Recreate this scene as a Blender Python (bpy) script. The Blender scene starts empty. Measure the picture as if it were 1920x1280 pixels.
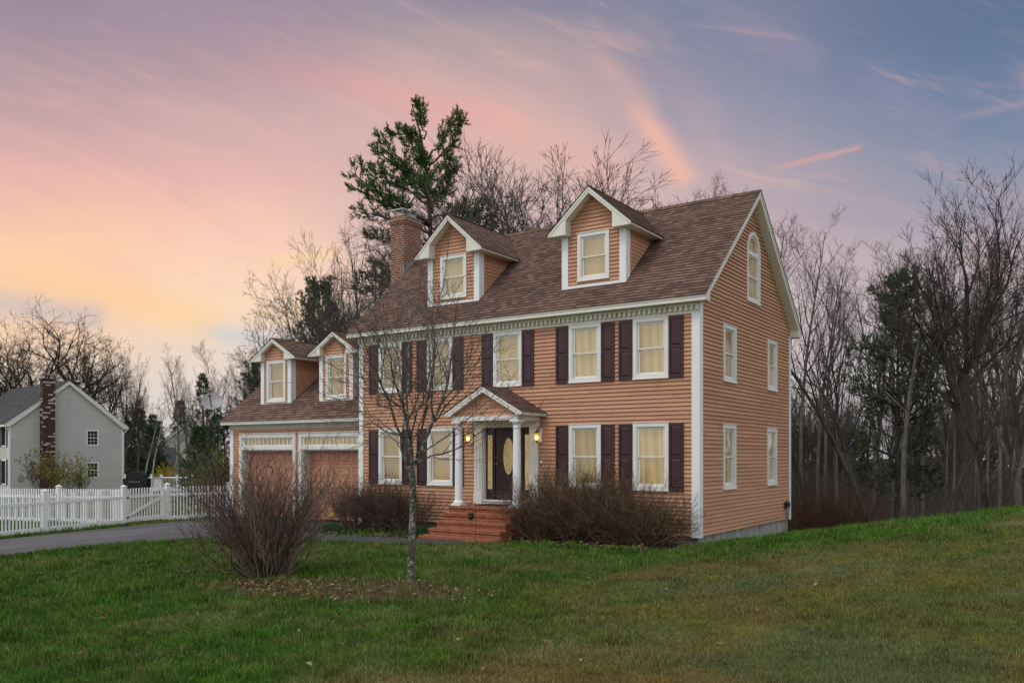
import bpy, math
import numpy as np
from mathutils import Vector

C = bpy.context.scene.collection
rad = math.radians
RNG = np.random.default_rng(7)

# ---------------------------------------------------------------- survey of the place (metres)
# origin = front corner of the house next to the gable, X along the facade, Y into the depth, Z up
CAM = np.array([7.673, -19.123, 1.842]); YAW = rad(34.216); FPX = 1599.576; HYP = 854.588
FW = np.array([-math.sin(YAW), math.cos(YAW), 0.0]); RT = np.array([math.cos(YAW), math.sin(YAW), 0.0]); UP = np.array([0, 0, 1.0])

def sight(px, py, d):
    """point of the survey at bearing px, height mark py and distance d"""
    return CAM + d * (FW + RT * ((px - 960) / FPX) + UP * ((HYP - py) / FPX))

def sstep(a, b, x):
    t = np.clip((x - a) / (b - a), 0, 1)
    return t * t * (3 - 2 * t)

def ground(x, y):
    x = np.asarray(x, float); y = np.asarray(y, float)
    z = -0.2 - 0.018 * np.clip(-y, 0, 9) - 0.007 * np.clip(-x, 0, 20)
    b = 0.04 + 0.13 * sstep(-9, 6, y)
    xp = np.clip(x, 0, None); xp = np.where(xp > 12, 12 + (xp - 12) * 0.3, xp)
    z = z + b * xp
    yp = np.clip(y, 0, 40)
    z = z - 0.06 * yp
    drop = np.clip(y - (7.6 + 0.65 * np.clip(x, -3, 40)), 0, None)
    z = z - np.minimum(0.2 * drop, 2.2) * sstep(-8, -1, x)
    # low mound under the young tree and the shrub
    u = (x + 2.5) * 0.94 + (y + 8.9) * 0.33; v = -(x + 2.5) * 0.33 + (y + 8.9) * 0.94
    z = z + 0.10 * np.exp(-((u / 2.0) ** 2 + (v / 0.8) ** 2) * 1.2)
    z = z - 0.07 * np.exp(-(x / 1.3) ** 2) * sstep(-1.2, .3, y) * sstep(9.5, 7.5, y)
    # wooded rise far behind the lawn
    z = z + 4.5 * np.exp(-((x + 1.0) / 62) ** 2 - ((y - 118) / 30) ** 2)
    return z

def gz(x, y): return float(ground(x, y))

# ---------------------------------------------------------------- smooth noise
_T = np.random.default_rng(3).random((256, 256))
def vnoise(x, y):
    xi = np.floor(x).astype(int); yi = np.floor(y).astype(int)
    fx = x - xi; fy = y - yi; fx = fx * fx * (3 - 2 * fx); fy = fy * fy * (3 - 2 * fy)
    a = _T[xi % 256, yi % 256]; b = _T[(xi + 1) % 256, yi % 256]; c = _T[xi % 256, (yi + 1) % 256]; d = _T[(xi + 1) % 256, (yi + 1) % 256]
    return (a * (1 - fx) + b * fx) * (1 - fy) + (c * (1 - fx) + d * fx) * fy
def fbm(x, y, o=4):
    s = 0; a = .5; t = 0
    for k in range(o):
        s = s + a * vnoise(x * 2 ** k + 17.3 * k, y * 2 ** k + 9.1 * k); t += a; a *= .5
    return s / t

# ---------------------------------------------------------------- materials
def s2l(r, g, b):
    f = lambda c: (c / 255 / 12.92) if c / 255 <= .04045 else ((c / 255 + .055) / 1.055) ** 2.4
    return (f(r), f(g), f(b), 1.0)

class NB:
    def __init__(s, tree): s.t = tree; s.n = tree.nodes; s.l = tree.links
    def new(s, typ, **kw):
        n = s.n.new(typ)
        for k, v in kw.items(): setattr(n, k, v)
        return n
    def put(s, sock, v):
        if hasattr(v, 'links') or hasattr(v, 'is_output'): s.l.new(v, sock)
        else: sock.default_value = v
    def math(s, op, a, b=0.0, c=0.0, clamp=False):
        n = s.new('ShaderNodeMath', operation=op, use_clamp=clamp)
        s.put(n.inputs[0], a); s.put(n.inputs[1], b); s.put(n.inputs[2], c)
        return n.outputs[0]
    def mix(s, f, a, b, blend='MIX'):
        n = s.new('ShaderNodeMix', data_type='RGBA', blend_type=blend)
        s.put(n.inputs[0], f); s.put(n.inputs[6], a); s.put(n.inputs[7], b)
        return n.outputs[2]
    def ramp(s, f, stops, interp='LINEAR'):
        n = s.new('ShaderNodeValToRGB'); r = n.color_ramp; r.interpolation = interp
        while len(r.elements) < len(stops): r.elements.new(0.5)
        for e, (p, c) in zip(r.elements, stops): e.position = p; e.color = c if len(c) == 4 else (*c, 1)
        s.put(n.inputs[0], f); return n.outputs[0]
    def map(s, v, a, b, c=0.0, d=1.0, smooth=True):
        n = s.new('ShaderNodeMapRange', interpolation_type='SMOOTHSTEP' if smooth else 'LINEAR')
        s.put(n.inputs[0], v); n.inputs[1].default_value = a; n.inputs[2].default_value = b
        n.inputs[3].default_value = c; n.inputs[4].default_value = d
        return n.outputs[0]
    def noise(s, vec, scale, detail=4, rough=.55, dist=0.0):
        n = s.new('ShaderNodeTexNoise'); s.put(n.inputs['Vector'], vec); n.inputs['Scale'].default_value = scale
        n.inputs['Detail'].default_value = detail; n.inputs['Roughness'].default_value = rough; n.inputs['Distortion'].default_value = dist
        return n.outputs['Fac']
    def aniso(s, vec, along, across, deg, loc=(0, 0, 0)):
        n = s.new('ShaderNodeMapping', vector_type='TEXTURE'); s.put(n.inputs[0], vec); n.inputs['Rotation'].default_value = (0, 0, rad(deg)); n.inputs['Scale'].default_value = (along, across, 1); n.inputs['Location'].default_value = loc
        return n.outputs[0]
    def mapping(s, vec, scale=(1, 1, 1), rot=(0, 0, 0), loc=(0, 0, 0)):
        n = s.new('ShaderNodeMapping'); s.put(n.inputs[0], vec); n.inputs['Scale'].default_value = scale
        n.inputs['Rotation'].default_value = rot; n.inputs['Location'].default_value = loc
        return n.outputs[0]
    def coord(s, k='Object'): return s.new('ShaderNodeTexCoord').outputs[k]
    def bump(s, h, strength=.3, dist=.01):
        n = s.new('ShaderNodeBump'); n.inputs['Strength'].default_value = strength; n.inputs['Distance'].default_value = dist
        s.put(n.inputs['Height'], h); return n.outputs[0]

def mat(name, rough=.7, spec=.3):
    m = bpy.data.materials.new(name); m.use_nodes = True
    b = NB(m.node_tree); p = m.node_tree.nodes['Principled BSDF']
    p.inputs['Roughness'].default_value = rough; p.inputs['Specular IOR Level'].default_value = spec
    return m, b, p

def mat_plain(name, col, rough=.7, spec=.3, vary=.12, scale=3.0, metal=0.0, bump=0.0):
    m, b, p = mat(name, rough, spec); p.inputs['Metallic'].default_value = metal
    n = b.noise(b.coord(), scale, 5)
    lo = tuple(c * (1 - vary) for c in col[:3]); hi = tuple(min(1, c * (1 + vary)) for c in col[:3])
    b.put(p.inputs['Base Color'], b.ramp(n, [(.3, lo), (.7, hi)]))
    if bump: b.put(p.inputs['Normal'], b.bump(b.noise(b.coord(), scale * 8, 3), bump))
    return m

M = {}
def build_materials():
    # painted clapboard: every board a little different, faint streaks
    def siding(name, base, dark, ex):
        m, b, p = mat(name, .62, .25)
        uv = b.coord('UV'); sep = b.new('ShaderNodeSeparateXYZ'); b.put(sep.inputs[0], uv)
        row = b.math('FLOOR', b.math('DIVIDE', sep.outputs[1], ex))
        seg = b.math('FLOOR', b.math('ADD', b.math('DIVIDE', sep.outputs[0], 3.1), b.math('MULTIPLY', row, .37)))
        comb = b.new('ShaderNodeCombineXYZ'); b.put(comb.inputs[0], row); b.put(comb.inputs[1], seg)
        wn = b.new('ShaderNodeTexWhiteNoise', noise_dimensions='2D'); b.put(wn.inputs['Vector'], comb.outputs[0])
        st = b.noise(b.mapping(uv, (1.2, 14, 1)), 1.6, 6, .6)
        bl = b.noise(b.mapping(uv, (.5, .5, 1)), 1.1, 4)
        f = b.math('ADD', b.math('MULTIPLY', wn.outputs['Value'], .42), b.math('ADD', b.math('MULTIPLY', st, .55), b.math('MULTIPLY', bl, .4)))
        col = b.ramp(f, [(.25, dark), (.95, base)])
        # butt joints between board lengths, faint streaky grime
        fr = b.math('FRACT', b.math('ADD', b.math('DIVIDE', sep.outputs[0], 3.1), b.math('MULTIPLY', row, .37)))
        col = b.mix(b.math('MULTIPLY', b.math('LESS_THAN', fr, .0022), .6), col, (.08, .045, .03, 1))
        gr = b.noise(b.mapping(uv, (1.6, .35, 1)), 1.3, 6, .65)
        col = b.mix(b.map(gr, .56, .76, 0, .30), col, (*[c * .62 for c in dark], 1))
        b.put(p.inputs['Base Color'], col)
        b.put(p.inputs['Normal'], b.bump(st, .15, .004))
        return m
    M['siding'] = siding('painted_clapboard', (.545, .290, .180), (.385, .197, .121), .1)
    M['greysiding'] = siding('grey_clapboard', (.53, .52, .495), (.45, .44, .42), .11)
    M['farsiding'] = siding('beige_clapboard', (.42, .39, .34), (.34, .31, .28), .12)
    # asphalt shingles
    def shingle(name, cols, ex):
        m, b, p = mat(name, .9, .15)
        uv = b.coord('UV')
        br = b.new('ShaderNodeTexBrick'); b.put(br.inputs['Vector'], uv); br.offset = .5
        br.inputs['Scale'].default_value = 1; br.inputs['Brick Width'].default_value = .19; br.inputs['Row Height'].default_value = ex
        br.inputs['Mortar Size'].default_value = .006; br.inputs['Bias'].default_value = 0
        br.inputs['Color1'].default_value = (0, 0, 0, 1); br.inputs['Color2'].default_value = (1, 1, 1, 1); br.inputs['Mortar'].default_value = (.1, .1, .1, 1)
        n = b.noise(uv, 60, 3, .7); bl = b.noise(uv, .55, 4)
        f = b.math('ADD', b.math('MULTIPLY', br.outputs['Color'], .55), b.math('ADD', b.math('MULTIPLY', n, .35), b.math('MULTIPLY', b.math('SUBTRACT', bl, .3), .4)))
        b.put(p.inputs['Base Color'], b.ramp(f, [(.05, cols[0]), (.45, cols[1]), (.75, cols[2]), (1, cols[3])]))
        b.put(p.inputs['Normal'], b.bump(b.math('ADD', n, br.outputs['Color']), .3, .006))
        return m
    M['shingle'] = shingle('brown_shingle', [(.050, .033, .028), (.118, .073, .058), (.180, .110, .086), (.25, .16, .125)], .14)
    M['greyshingle'] = shingle('grey_shingle', [(.03, .03, .033), (.06, .06, .065), (.09, .09, .095), (.12, .12, .12)], .16)
    # white paint with faint dirt
    def paint(name, col, dirt, amt=.5):
        m, b, p = mat(name, .5, .35)
        n = b.noise(b.mapping(b.coord(), (1, 1, .35)), 2.6, 6, .65)
        b.put(p.inputs['Base Color'], b.mix(b.map(n, .45, .75, 0, amt), (*col, 1), (*dirt, 1)))
        return m
    M['white'] = paint('white_trim_paint', (.72, .71, .675), (.60, .585, .53), .5)
    M['cream'] = paint('aged_trim_paint', (.66, .64, .55), (.47, .46, .36), .7)
    M['vinyl'] = paint('white_vinyl', (.76, .77, .78), (.68, .70, .70), .5)
    M['shutter'] = mat_plain('maroon_paint', (.044, .015, .019), .45, .4, .25, 2)
    M['doorpaint'] = mat_plain('dark_maroon_paint', (.030, .010, .012), .4, .4, .2, 2)
    M['garagedoor'] = mat_plain('terracotta_paint', (.47, .228, .145), .5, .3, .1, 1.5)
    M['black'] = mat_plain('black_metal', (.018, .018, .02), .45, .5, .2, 8)
    M['brass'] = mat_plain('aged_brass', (.30, .19, .06), .35, .5, .2, 9, metal=.8)
    M['galv'] = mat_plain('lead_flashing', (.30, .31, .33), .5, .4, .35, 9, metal=.3)
    M['greymetal'] = mat_plain('grey_plastic', (.27, .27, .275), .45, .4, .1, 5)
    M['cover'] = mat_plain('black_cloth', (.014, .014, .016), .8, .3, .3, 6)
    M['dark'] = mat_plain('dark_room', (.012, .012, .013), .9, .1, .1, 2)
    M['mat'] = mat_plain('rubber_mat', (.015, .014, .013), .9, .1, .2, 20)
    # board formed concrete
    m, b, p = mat('concrete', .9, .15)
    co = b.coord(); n = b.noise(co, 2.2, 7, .65)
    wv = b.new('ShaderNodeTexWave', wave_type='BANDS', bands_direction='Y'); b.put(wv.inputs[0], co); wv.inputs['Scale'].default_value = .62; wv.inputs['Distortion'].default_value = .4
    edge = b.map(wv.outputs['Fac'], .0, .06, .55, 1)
    c = b.ramp(n, [(.3, (.27, .265, .245)), (.7, (.45, .445, .42))])
    b.put(p.inputs['Base Color'], b.mix(1.0, c, edge, 'MULTIPLY')); b.put(p.inputs['Normal'], b.bump(n, .4, .01)); M['concrete'] = m
    # brick, on UVs in metres
    def brick(name, c1, c2, mo, w=.215, h=.075, blot=None, mo_w=.0075):
        m, b, p = mat(name, .88, .15); uv = b.coord('UV')
        br = b.new('ShaderNodeTexBrick'); b.put(br.inputs['Vector'], uv)
        br.inputs['Scale'].default_value = 1; br.inputs['Brick Width'].default_value = w; br.inputs['Row Height'].default_value = h
        br.inputs['Mortar Size'].default_value = mo_w; br.inputs['Mortar Smooth'].default_value = .2; br.inputs['Bias'].default_value = -.1
        br.inputs['Color1'].default_value = (*c1, 1); br.inputs['Color2'].default_value = (*c2, 1); br.inputs['Mortar'].default_value = (*mo, 1)
        n = b.noise(b.coord(), 5, 6, .65)
        col = b.mix(b.map(n, .35, .8, 0, .6), br.outputs['Color'], (*[c * .45 for c in c1], 1))
        if blot:
            sep = b.new('ShaderNodeSeparateXYZ'); b.put(sep.inputs[0], uv)
            r = b.math('FLOOR', b.math('DIVIDE', sep.outputs[1], h))
            q = b.math('FLOOR', b.math('ADD', b.math('DIVIDE', sep.outputs[0], w), b.math('MULTIPLY', r, .5)))
            cb = b.new('ShaderNodeCombineXYZ'); b.put(cb.inputs[0], r); b.put(cb.inputs[1], q)
            wn = b.new('ShaderNodeTexWhiteNoise', noise_dimensions='2D'); b.put(wn.inputs['Vector'], cb.outputs[0])
            col = b.mix(b.math('GREATER_THAN', wn.outputs['Value'], .87), col, (*blot, 1))
        b.put(p.inputs['Base Color'], col)
        b.put(p.inputs['Normal'], b.bump(b.math('ADD', br.outputs['Fac'], b.math('MULTIPLY', n, -.4)), .5, -.006))
        return m
    M['brick'] = brick('red_brick', (.225, .070, .040), (.12, .040, .028), (.40, .33, .27), mo_w=.013)
    M['stepbrick'] = brick('step_brick', (.36, .098, .045), (.23, .062, .034), (.33, .21, .15), .2, .07, mo_w=.009)
    M['greybrick'] = brick('dark_brick', (.085, .035, .027), (.045, .022, .02), (.12, .10, .09), .34, .10, (.42, .39, .36))
    # glazing
    m = bpy.data.materials.new('window_glass'); m.use_nodes = True; b = NB(m.node_tree)
    m.node_tree.nodes.remove(m.node_tree.nodes['Principled BSDF'])
    tr = b.new('ShaderNodeBsdfTransparent'); tr.inputs[0].default_value = (.96, .97, .96, 1)
    gl = b.new('ShaderNodeBsdfGlossy'); gl.inputs['Roughness'].default_value = .03; gl.inputs[0].default_value = (1, 1, 1, 1)
    lw = b.new('ShaderNodeLayerWeight'); lw.inputs[0].default_value = .5
    b.put(gl.inputs['Normal'], b.bump(b.noise(b.coord(), 2.5, 2), .04, .02))
    fz = b.math('ADD', .045, b.math('MULTIPLY', b.math('POWER', lw.outputs['Facing'], 4.0), .8))
    mx = b.new('ShaderNodeMixShader'); b.put(mx.inputs[0], fz); b.l.new(tr.outputs[0], mx.inputs[1]); b.l.new(gl.outputs[0], mx.inputs[2])
    b.l.new(mx.outputs[0], m.node_tree.nodes['Material Output'].inputs[0]); M['glass'] = m
    # lit curtains, roller shades and slat blinds behind the glass
    def lit(name, kind, glow=.42):
        m, b, p = mat(name, .85, .1); co = b.coord()
        n = b.noise(b.mapping(co, (1, 1, .6)), 1.7, 4)
        col = b.ramp(n, [(.3, (.52, .37, .175)), (.7, (.66, .495, .255))])
        if kind == 'blind':
            w = b.new('ShaderNodeTexWave', wave_type='BANDS', bands_direction='Z'); b.put(w.inputs[0], co); w.inputs['Scale'].default_value = 6.2
            f = b.map(w.outputs['Fac'], .05, .5, .58, 1)
            col = b.mix(1.0, col, f, 'MULTIPLY')
        if kind == 'curtain':
            w = b.new('ShaderNodeTexWave', wave_type='BANDS', bands_direction='DIAGONAL'); b.put(w.inputs[0], b.mapping(co, (2.2, 2.2, .12))); w.inputs['Scale'].default_value = 1.2; w.inputs['Distortion'].default_value = 2.5
            f = b.map(w.outputs['Fac'], .1, .9, .86, 1.04)
            col = b.mix(1.0, col, f, 'MULTIPLY')
        if kind == 'lace':
            v = b.new('ShaderNodeTexVoronoi'); b.put(v.inputs['Vector'], b.mapping(co, (1, 1, .6))); v.inputs['Scale'].default_value = 13
            f = b.map(v.outputs['Distance'], .1, .5, .7, 1.1)
            col = b.mix(1.0, col, f, 'MULTIPLY')
        oi = b.new('ShaderNodeObjectInfo'); col = b.mix(1.0, col, b.ramp(oi.outputs['Random'], [(0, (.74, .72, .70)), (1, (1.08, 1.08, 1.10))]), 'MULTIPLY')
        b.put(p.inputs['Base Color'], b.mix(1.0, col, (.5, .5, .5, 1), 'MULTIPLY')); b.put(p.inputs['Emission Color'], col); p.inputs['Emission Strength'].default_value = glow
        return m
    M['blind'] = lit('slat_blind', 'blind'); M['curtain'] = lit('lit_curtain', 'curtain'); M['shade'] = lit('lit_shade', 'shade'); M['lace'] = lit('leaded_glass', 'lace')
    m, b, p = mat('lamp_glow', .4); p.inputs['Base Color'].default_value = (.9, .7, .35, 1); p.inputs['Emission Color'].default_value = (1, .72, .28, 1); p.inputs['Emission Strength'].default_value = 5; M['bulb'] = m
    m, b, p = mat('amber_glass', .15, .5); p.inputs['Base Color'].default_value = (.75, .48, .12, 1); p.inputs['Alpha'].default_value = .38
    p.inputs['Emission Color'].default_value = (1, .6, .15, 1); p.inputs['Emission Strength'].default_value = .3; M['amber'] = m
    # ground coverings
    m, b, p = mat('soil_and_thatch', .95, .1)
    at = b.new('ShaderNodeAttribute', attribute_name='Col'); n = b.noise(b.coord(), 9, 8, .7)
    b.put(p.inputs['Base Color'], b.mix(1.0, at.outputs['Color'], b.ramp(n, [(.25, (.55, .55, .55)), (.75, (1.3, 1.3, 1.3))]), 'MULTIPLY'))
    b.put(p.inputs['Normal'], b.bump(n, .6, .03)); M['soil'] = m
    m, b, p = mat('asphalt', .75, .35); co = b.coord(); n = b.noise(co, 70, 4, .7); big = b.noise(b.mapping(co, (.9, .25, 1)), 1.2, 5)
    cr = b.noise(b.mapping(co, (3.2, .18, 1)), 1.4, 4)
    c = b.ramp(big, [(.3, (.046, .046, .052)), (.7, (.10, .10, .107))])
    c = b.mix(b.map(cr, .62, .72, 0, .45), c, (.22, .22, .22, 1))
    b.put(p.inputs['Base Color'], b.mix(1.0, c, b.ramp(n, [(.3, (.7, .7, .7)), (.7, (1.25, 1.25, 1.25))]), 'MULTIPLY')); b.put(p.inputs['Normal'], b.bump(n, .5, .006)); M['asphalt'] = m
    m, b, p = mat('new_asphalt', .8, .3); n = b.noise(b.coord(), 60, 4, .7)
    b.put(p.inputs['Base Color'], b.ramp(n, [(.3, (.030, .032, .034)), (.7, (.062, .064, .067))])); b.put(p.inputs['Normal'], b.bump(n, .5, .006)); M['walk'] = m
    # plants: colour comes with each blade, needle tuft or leaf
    def attr_mat(name, rough=.75, spec=.15, trans=0.0):
        m, b, p = mat(name, rough, spec); at = b.new('ShaderNodeAttribute', attribute_name='Col'); b.put(p.inputs['Base Color'], at.outputs['Color'])
        return m
    M['yellow'] = mat_plain('yellow_petal', (.75, .48, .02), .6, .2)
    M['grass'] = attr_mat('grass_blades', .75, .04); M['needles'] = attr_mat('pine_needles', .6, .25); M['leaf'] = attr_mat('leaves', .8, .1)
    def bark(name, lo, hi, sc=7, lich=None):
        m, b, p = mat(name, .92, .1); co = b.coord(); n = b.noise(b.mapping(co, (1, 1, .35)), sc, 6, .65)
        c = b.ramp(n, [(.3, lo), (.72, hi)])
        if lich: c = b.mix(b.map(b.noise(co, 16, 4, .6), .5, .6), c, (*lich, 1))
        b.put(p.inputs['Base Color'], c); b.put(p.inputs['Normal'], b.bump(n, .5, .02))
        return m
    M['bark'] = bark('grey_bark', (.075, .066, .058), (.20, .178, .155))
    M['domebark'] = bark('dome_bark', (.056, .049, .045), (.135, .118, .108))
    M['barkdark'] = bark('dark_bark', (.030, .025, .022), (.095, .083, .073))
    M['barkwarm'] = bark('brown_bark', (.075, .06, .05), (.17, .14, .12))
    M['birch'] = bark('pale_bark', (.16, .15, .135), (.42, .40, .37), 5)
    M['lichenbark'] = bark('lichen_bark', (.045, .040, .033), (.11, .10, .085), 9, (.25, .255, .21))
    M['eave'] = paint('eave_paint', (.70, .68, .61), (.52, .50, .43), .55)
    M['treetwig'] = bark('tree_twig', (.052, .045, .042), (.12, .105, .097), 5)
    M['twig'] = bark('brown_twig', (.060, .043, .036), (.135, .098, .08), 5)
    M['redtwig'] = bark('red_twig', (.060, .030, .022), (.145, .072, .050), 5)
    M['shrubtwig'] = bark('grey_brown_twig', (.075, .056, .040), (.165, .128, .09), 5)
build_materials()

# ---------------------------------------------------------------- objects
ORIG = {}
def tag(o, label=None, cat=None, group=None, kind=None):
    if label: o['label'] = label
    if cat: o['category'] = cat
    if group: o['group'] = group
    if kind: o['kind'] = kind
    return o

def thing(name, loc, label, cat, group=None):
    o = bpy.data.objects.new(name, None); C.objects.link(o); o.location = loc; o.empty_display_size = .2
    ORIG[o.name] = np.array(loc, float)
    return tag(o, label, cat, group)

def link_mesh(name, me, mats, parent=None, origin=None):
    for m in (mats if isinstance(mats, (list, tuple)) else [mats]): me.materials.append(m)
    o = bpy.data.objects.new(name, me); C.objects.link(o)
    if parent is not None: o.parent = parent; ORIG[o.name] = ORIG[parent.name]
    else:
        o.location = origin if origin is not None else (0, 0, 0); ORIG[o.name] = np.array(o.location, float)
    return o

class Fr:
    """wall frame: origin, horizontal axis u, up axis v, outward normal n"""
    def __init__(s, o, u, n, v=(0, 0, 1)):
        s.o = np.array(o, float); s.u = np.array(u, float); s.v = np.array(v, float); s.n = np.array(n, float)
    def p(s, u, v, n=0): return s.o + s.u * u + s.v * v + s.n * n

FRONT = Fr((0, 0, 0), (1, 0, 0), (0, -1, 0)); SIDE = Fr((0, 0, 0), (0, 1, 0), (1, 0, 0))

class MB:
    def __init__(s): s.v = []; s.f = []; s.uv = []; s.mi = []; s.sm = []
    def face(s, pts, uv=None, mi=0, smooth=False):
        k = len(s.v); s.v += [tuple(map(float, p)) for p in pts]; s.f.append(tuple(range(k, k + len(pts))))
        s.uv.append(uv if uv is not None else [(0, 0)] * len(pts)); s.mi.append(mi); s.sm.append(smooth)
    def fbox(s, F, u0, u1, v0, v1, n0, n1, mi=0):
        """box in a wall frame"""
        P = F.p
        q = [(P(u0, v0, n1), P(u1, v0, n1), P(u1, v1, n1), P(u0, v1, n1)), (P(u1, v0, n0), P(u0, v0, n0), P(u0, v1, n0), P(u1, v1, n0)),
             (P(u0, v0, n0), P(u0, v0, n1), P(u0, v1, n1), P(u0, v1, n0)), (P(u1, v0, n1), P(u1, v0, n0), P(u1, v1, n0), P(u1, v1, n1)),
             (P(u0, v1, n1), P(u1, v1, n1), P(u1, v1, n0), P(u0, v1, n0)), (P(u0, v0, n0), P(u1, v0, n0), P(u1, v0, n1), P(u0, v0, n1))]
        U = [[(u0, v0), (u1, v0), (u1, v1), (u0, v1)], [(u1, v0), (u0, v0), (u0, v1), (u1, v1)], [(n0, v0), (n1, v0), (n1, v1), (n0, v1)],
             [(n1, v0), (n0, v0), (n0, v1), (n1, v1)], [(u0, n1), (u1, n1), (u1, n0), (u0, n0)], [(u0, n0), (u1, n0), (u1, n1), (u0, n1)]]
        for a, t in zip(q, U): s.face(a, t, mi)
    def box(s, x0, x1, y0, y1, z0, z1, mi=0):
        s.fbox(Fr((0, 0, 0), (1, 0, 0), (0, -1, 0)), x0, x1, z0, z1, -y1, -y0, mi)
    def prism(s, pts2, F, n0, n1, mi=0):
        """polygon (u,v) in a frame, extruded from n0 to n1"""
        a = [F.p(u, v, n1) for u, v in pts2]; c = [F.p(u, v, n0) for u, v in pts2]
        s.face(a, list(pts2), mi); s.face(c[::-1], list(pts2)[::-1], mi)
        k = len(pts2)
        for i in range(k):
            j = (i + 1) % k; L = math.hypot(pts2[j][0] - pts2[i][0], pts2[j][1] - pts2[i][1])
            s.face([a[i], c[i], c[j], a[j]], [(0, n1), (0, n0), (L, n0), (L, n1)], mi)
    def lathe(s, c, prof, k=16, axis=None, mi=0, smooth=True):
        """profile (radius, height) turned about a vertical (or given) axis"""
        c = np.array(c, float); ax = np.array(axis if axis is not None else (0, 0, 1), float); ax /= np.linalg.norm(ax)
        h = np.array((1, 0, 0)) if abs(ax[0]) < .9 else np.array((0, 1, 0)); U = np.cross(ax, h); U /= np.linalg.norm(U); V = np.cross(ax, U)
        rings = [[c + ax * z + (U * math.cos(2 * math.pi * i / k) + V * math.sin(2 * math.pi * i / k)) * r for i in range(k)] for r, z in prof]
        for a, b2 in zip(rings[:-1], rings[1:]):
            for i in range(k):
                j = (i + 1) % k; s.face([a[i], a[j], b2[j], b2[i]], None, mi, smooth)
        s.face(rings[0][::-1], None, mi); s.face(rings[-1], None, mi)
    def tube(s, pts, r, k=6, mi=0):
        P = np.array(pts, float)[None]; R = np.full((1, len(pts)), r) if np.isscalar(r) else np.array(r, float)[None]
        V, Q = tubes(P, R, k)
        for q in Q: s.face([V[i] for i in q], None, mi, True)
    def build(s, name, mats, parent=None, origin=None, merge=False):
        org = ORIG[parent.name] if parent is not None else np.array(origin if origin is not None else (0, 0, 0), float)
        me = bpy.data.meshes.new(name); me.from_pydata([tuple(np.array(p) - org) for p in s.v], [], s.f)
        uvl = me.uv_layers.new(name='UVMap'); uvl.data.foreach_set('uv', [c for f in s.uv for p in f for c in p])
        me.polygons.foreach_set('material_index', s.mi); me.polygons.foreach_set('use_smooth', s.sm); me.update()
        return link_mesh(name, me, mats, parent, None if parent is not None else tuple(org))

def np_mesh(name, V, Q, col=None, smooth=False):
    """mesh from numpy: V (n,3), Q (m,k) all faces alike"""
    me = bpy.data.meshes.new(name); V = np.ascontiguousarray(V, dtype=np.float32); Q = np.ascontiguousarray(Q, dtype=np.int32)
    m, k = Q.shape
    me.vertices.add(len(V)); me.vertices.foreach_set('co', V.ravel())
    me.loops.add(m * k); me.loops.foreach_set('vertex_index', Q.ravel())
    me.polygons.add(m); me.polygons.foreach_set('loop_start', np.arange(0, m * k, k, dtype=np.int32))
    try: me.polygons.foreach_set('loop_total', np.full(m, k, dtype=np.int32))
    except Exception: pass
    me.polygons.foreach_set('use_smooth', np.full(m, smooth))
    if col is not None:
        a = me.color_attributes.new('Col', 'FLOAT_COLOR', 'POINT'); c = np.ones((len(V), 4), dtype=np.float32); c[:, :3] = col; a.data.foreach_set('color', c.ravel())
    me.update(calc_edges=True)
    return me

def tubes(P, R, k=5):
    """batch of tubes: P (m,n,3) centre lines, R (m,n) radii -> verts, quads"""
    m, n, _ = P.shape
    T = np.gradient(P, axis=1); T /= np.linalg.norm(T, axis=2, keepdims=True) + 1e-9
    mean = T.mean(1); ref = np.where(np.abs(mean[:, 2:3]) < .85, np.array([[0, 0, 1.0]]), np.array([[1.0, 0, 0]]))
    U = np.cross(T, ref[:, None, :]); U /= np.linalg.norm(U, axis=2, keepdims=True) + 1e-9; W = np.cross(T, U)
    a = np.arange(k) * 2 * math.pi / k
    V = P[:, :, None, :] + R[:, :, None, None] * (U[:, :, None, :] * np.cos(a)[None, None, :, None] + W[:, :, None, :] * np.sin(a)[None, None, :, None])
    i = np.arange(m)[:, None, None] * n * k; j = np.arange(n - 1)[None, :, None] * k; q = np.arange(k)[None, None, :]; q2 = (q + 1) % k
    Q = np.stack([i + j + q, i + j + q2, i + j + k + q2, i + j + k + q], -1).reshape(-1, 4)
    return V.reshape(-1, 3), Q

def merge_np(parts):
    vs = []; qs = []; o = 0
    for V, Q in parts: vs.append(V); qs.append(Q + o); o += len(V)
    return np.concatenate(vs), np.concatenate(qs)

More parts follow.
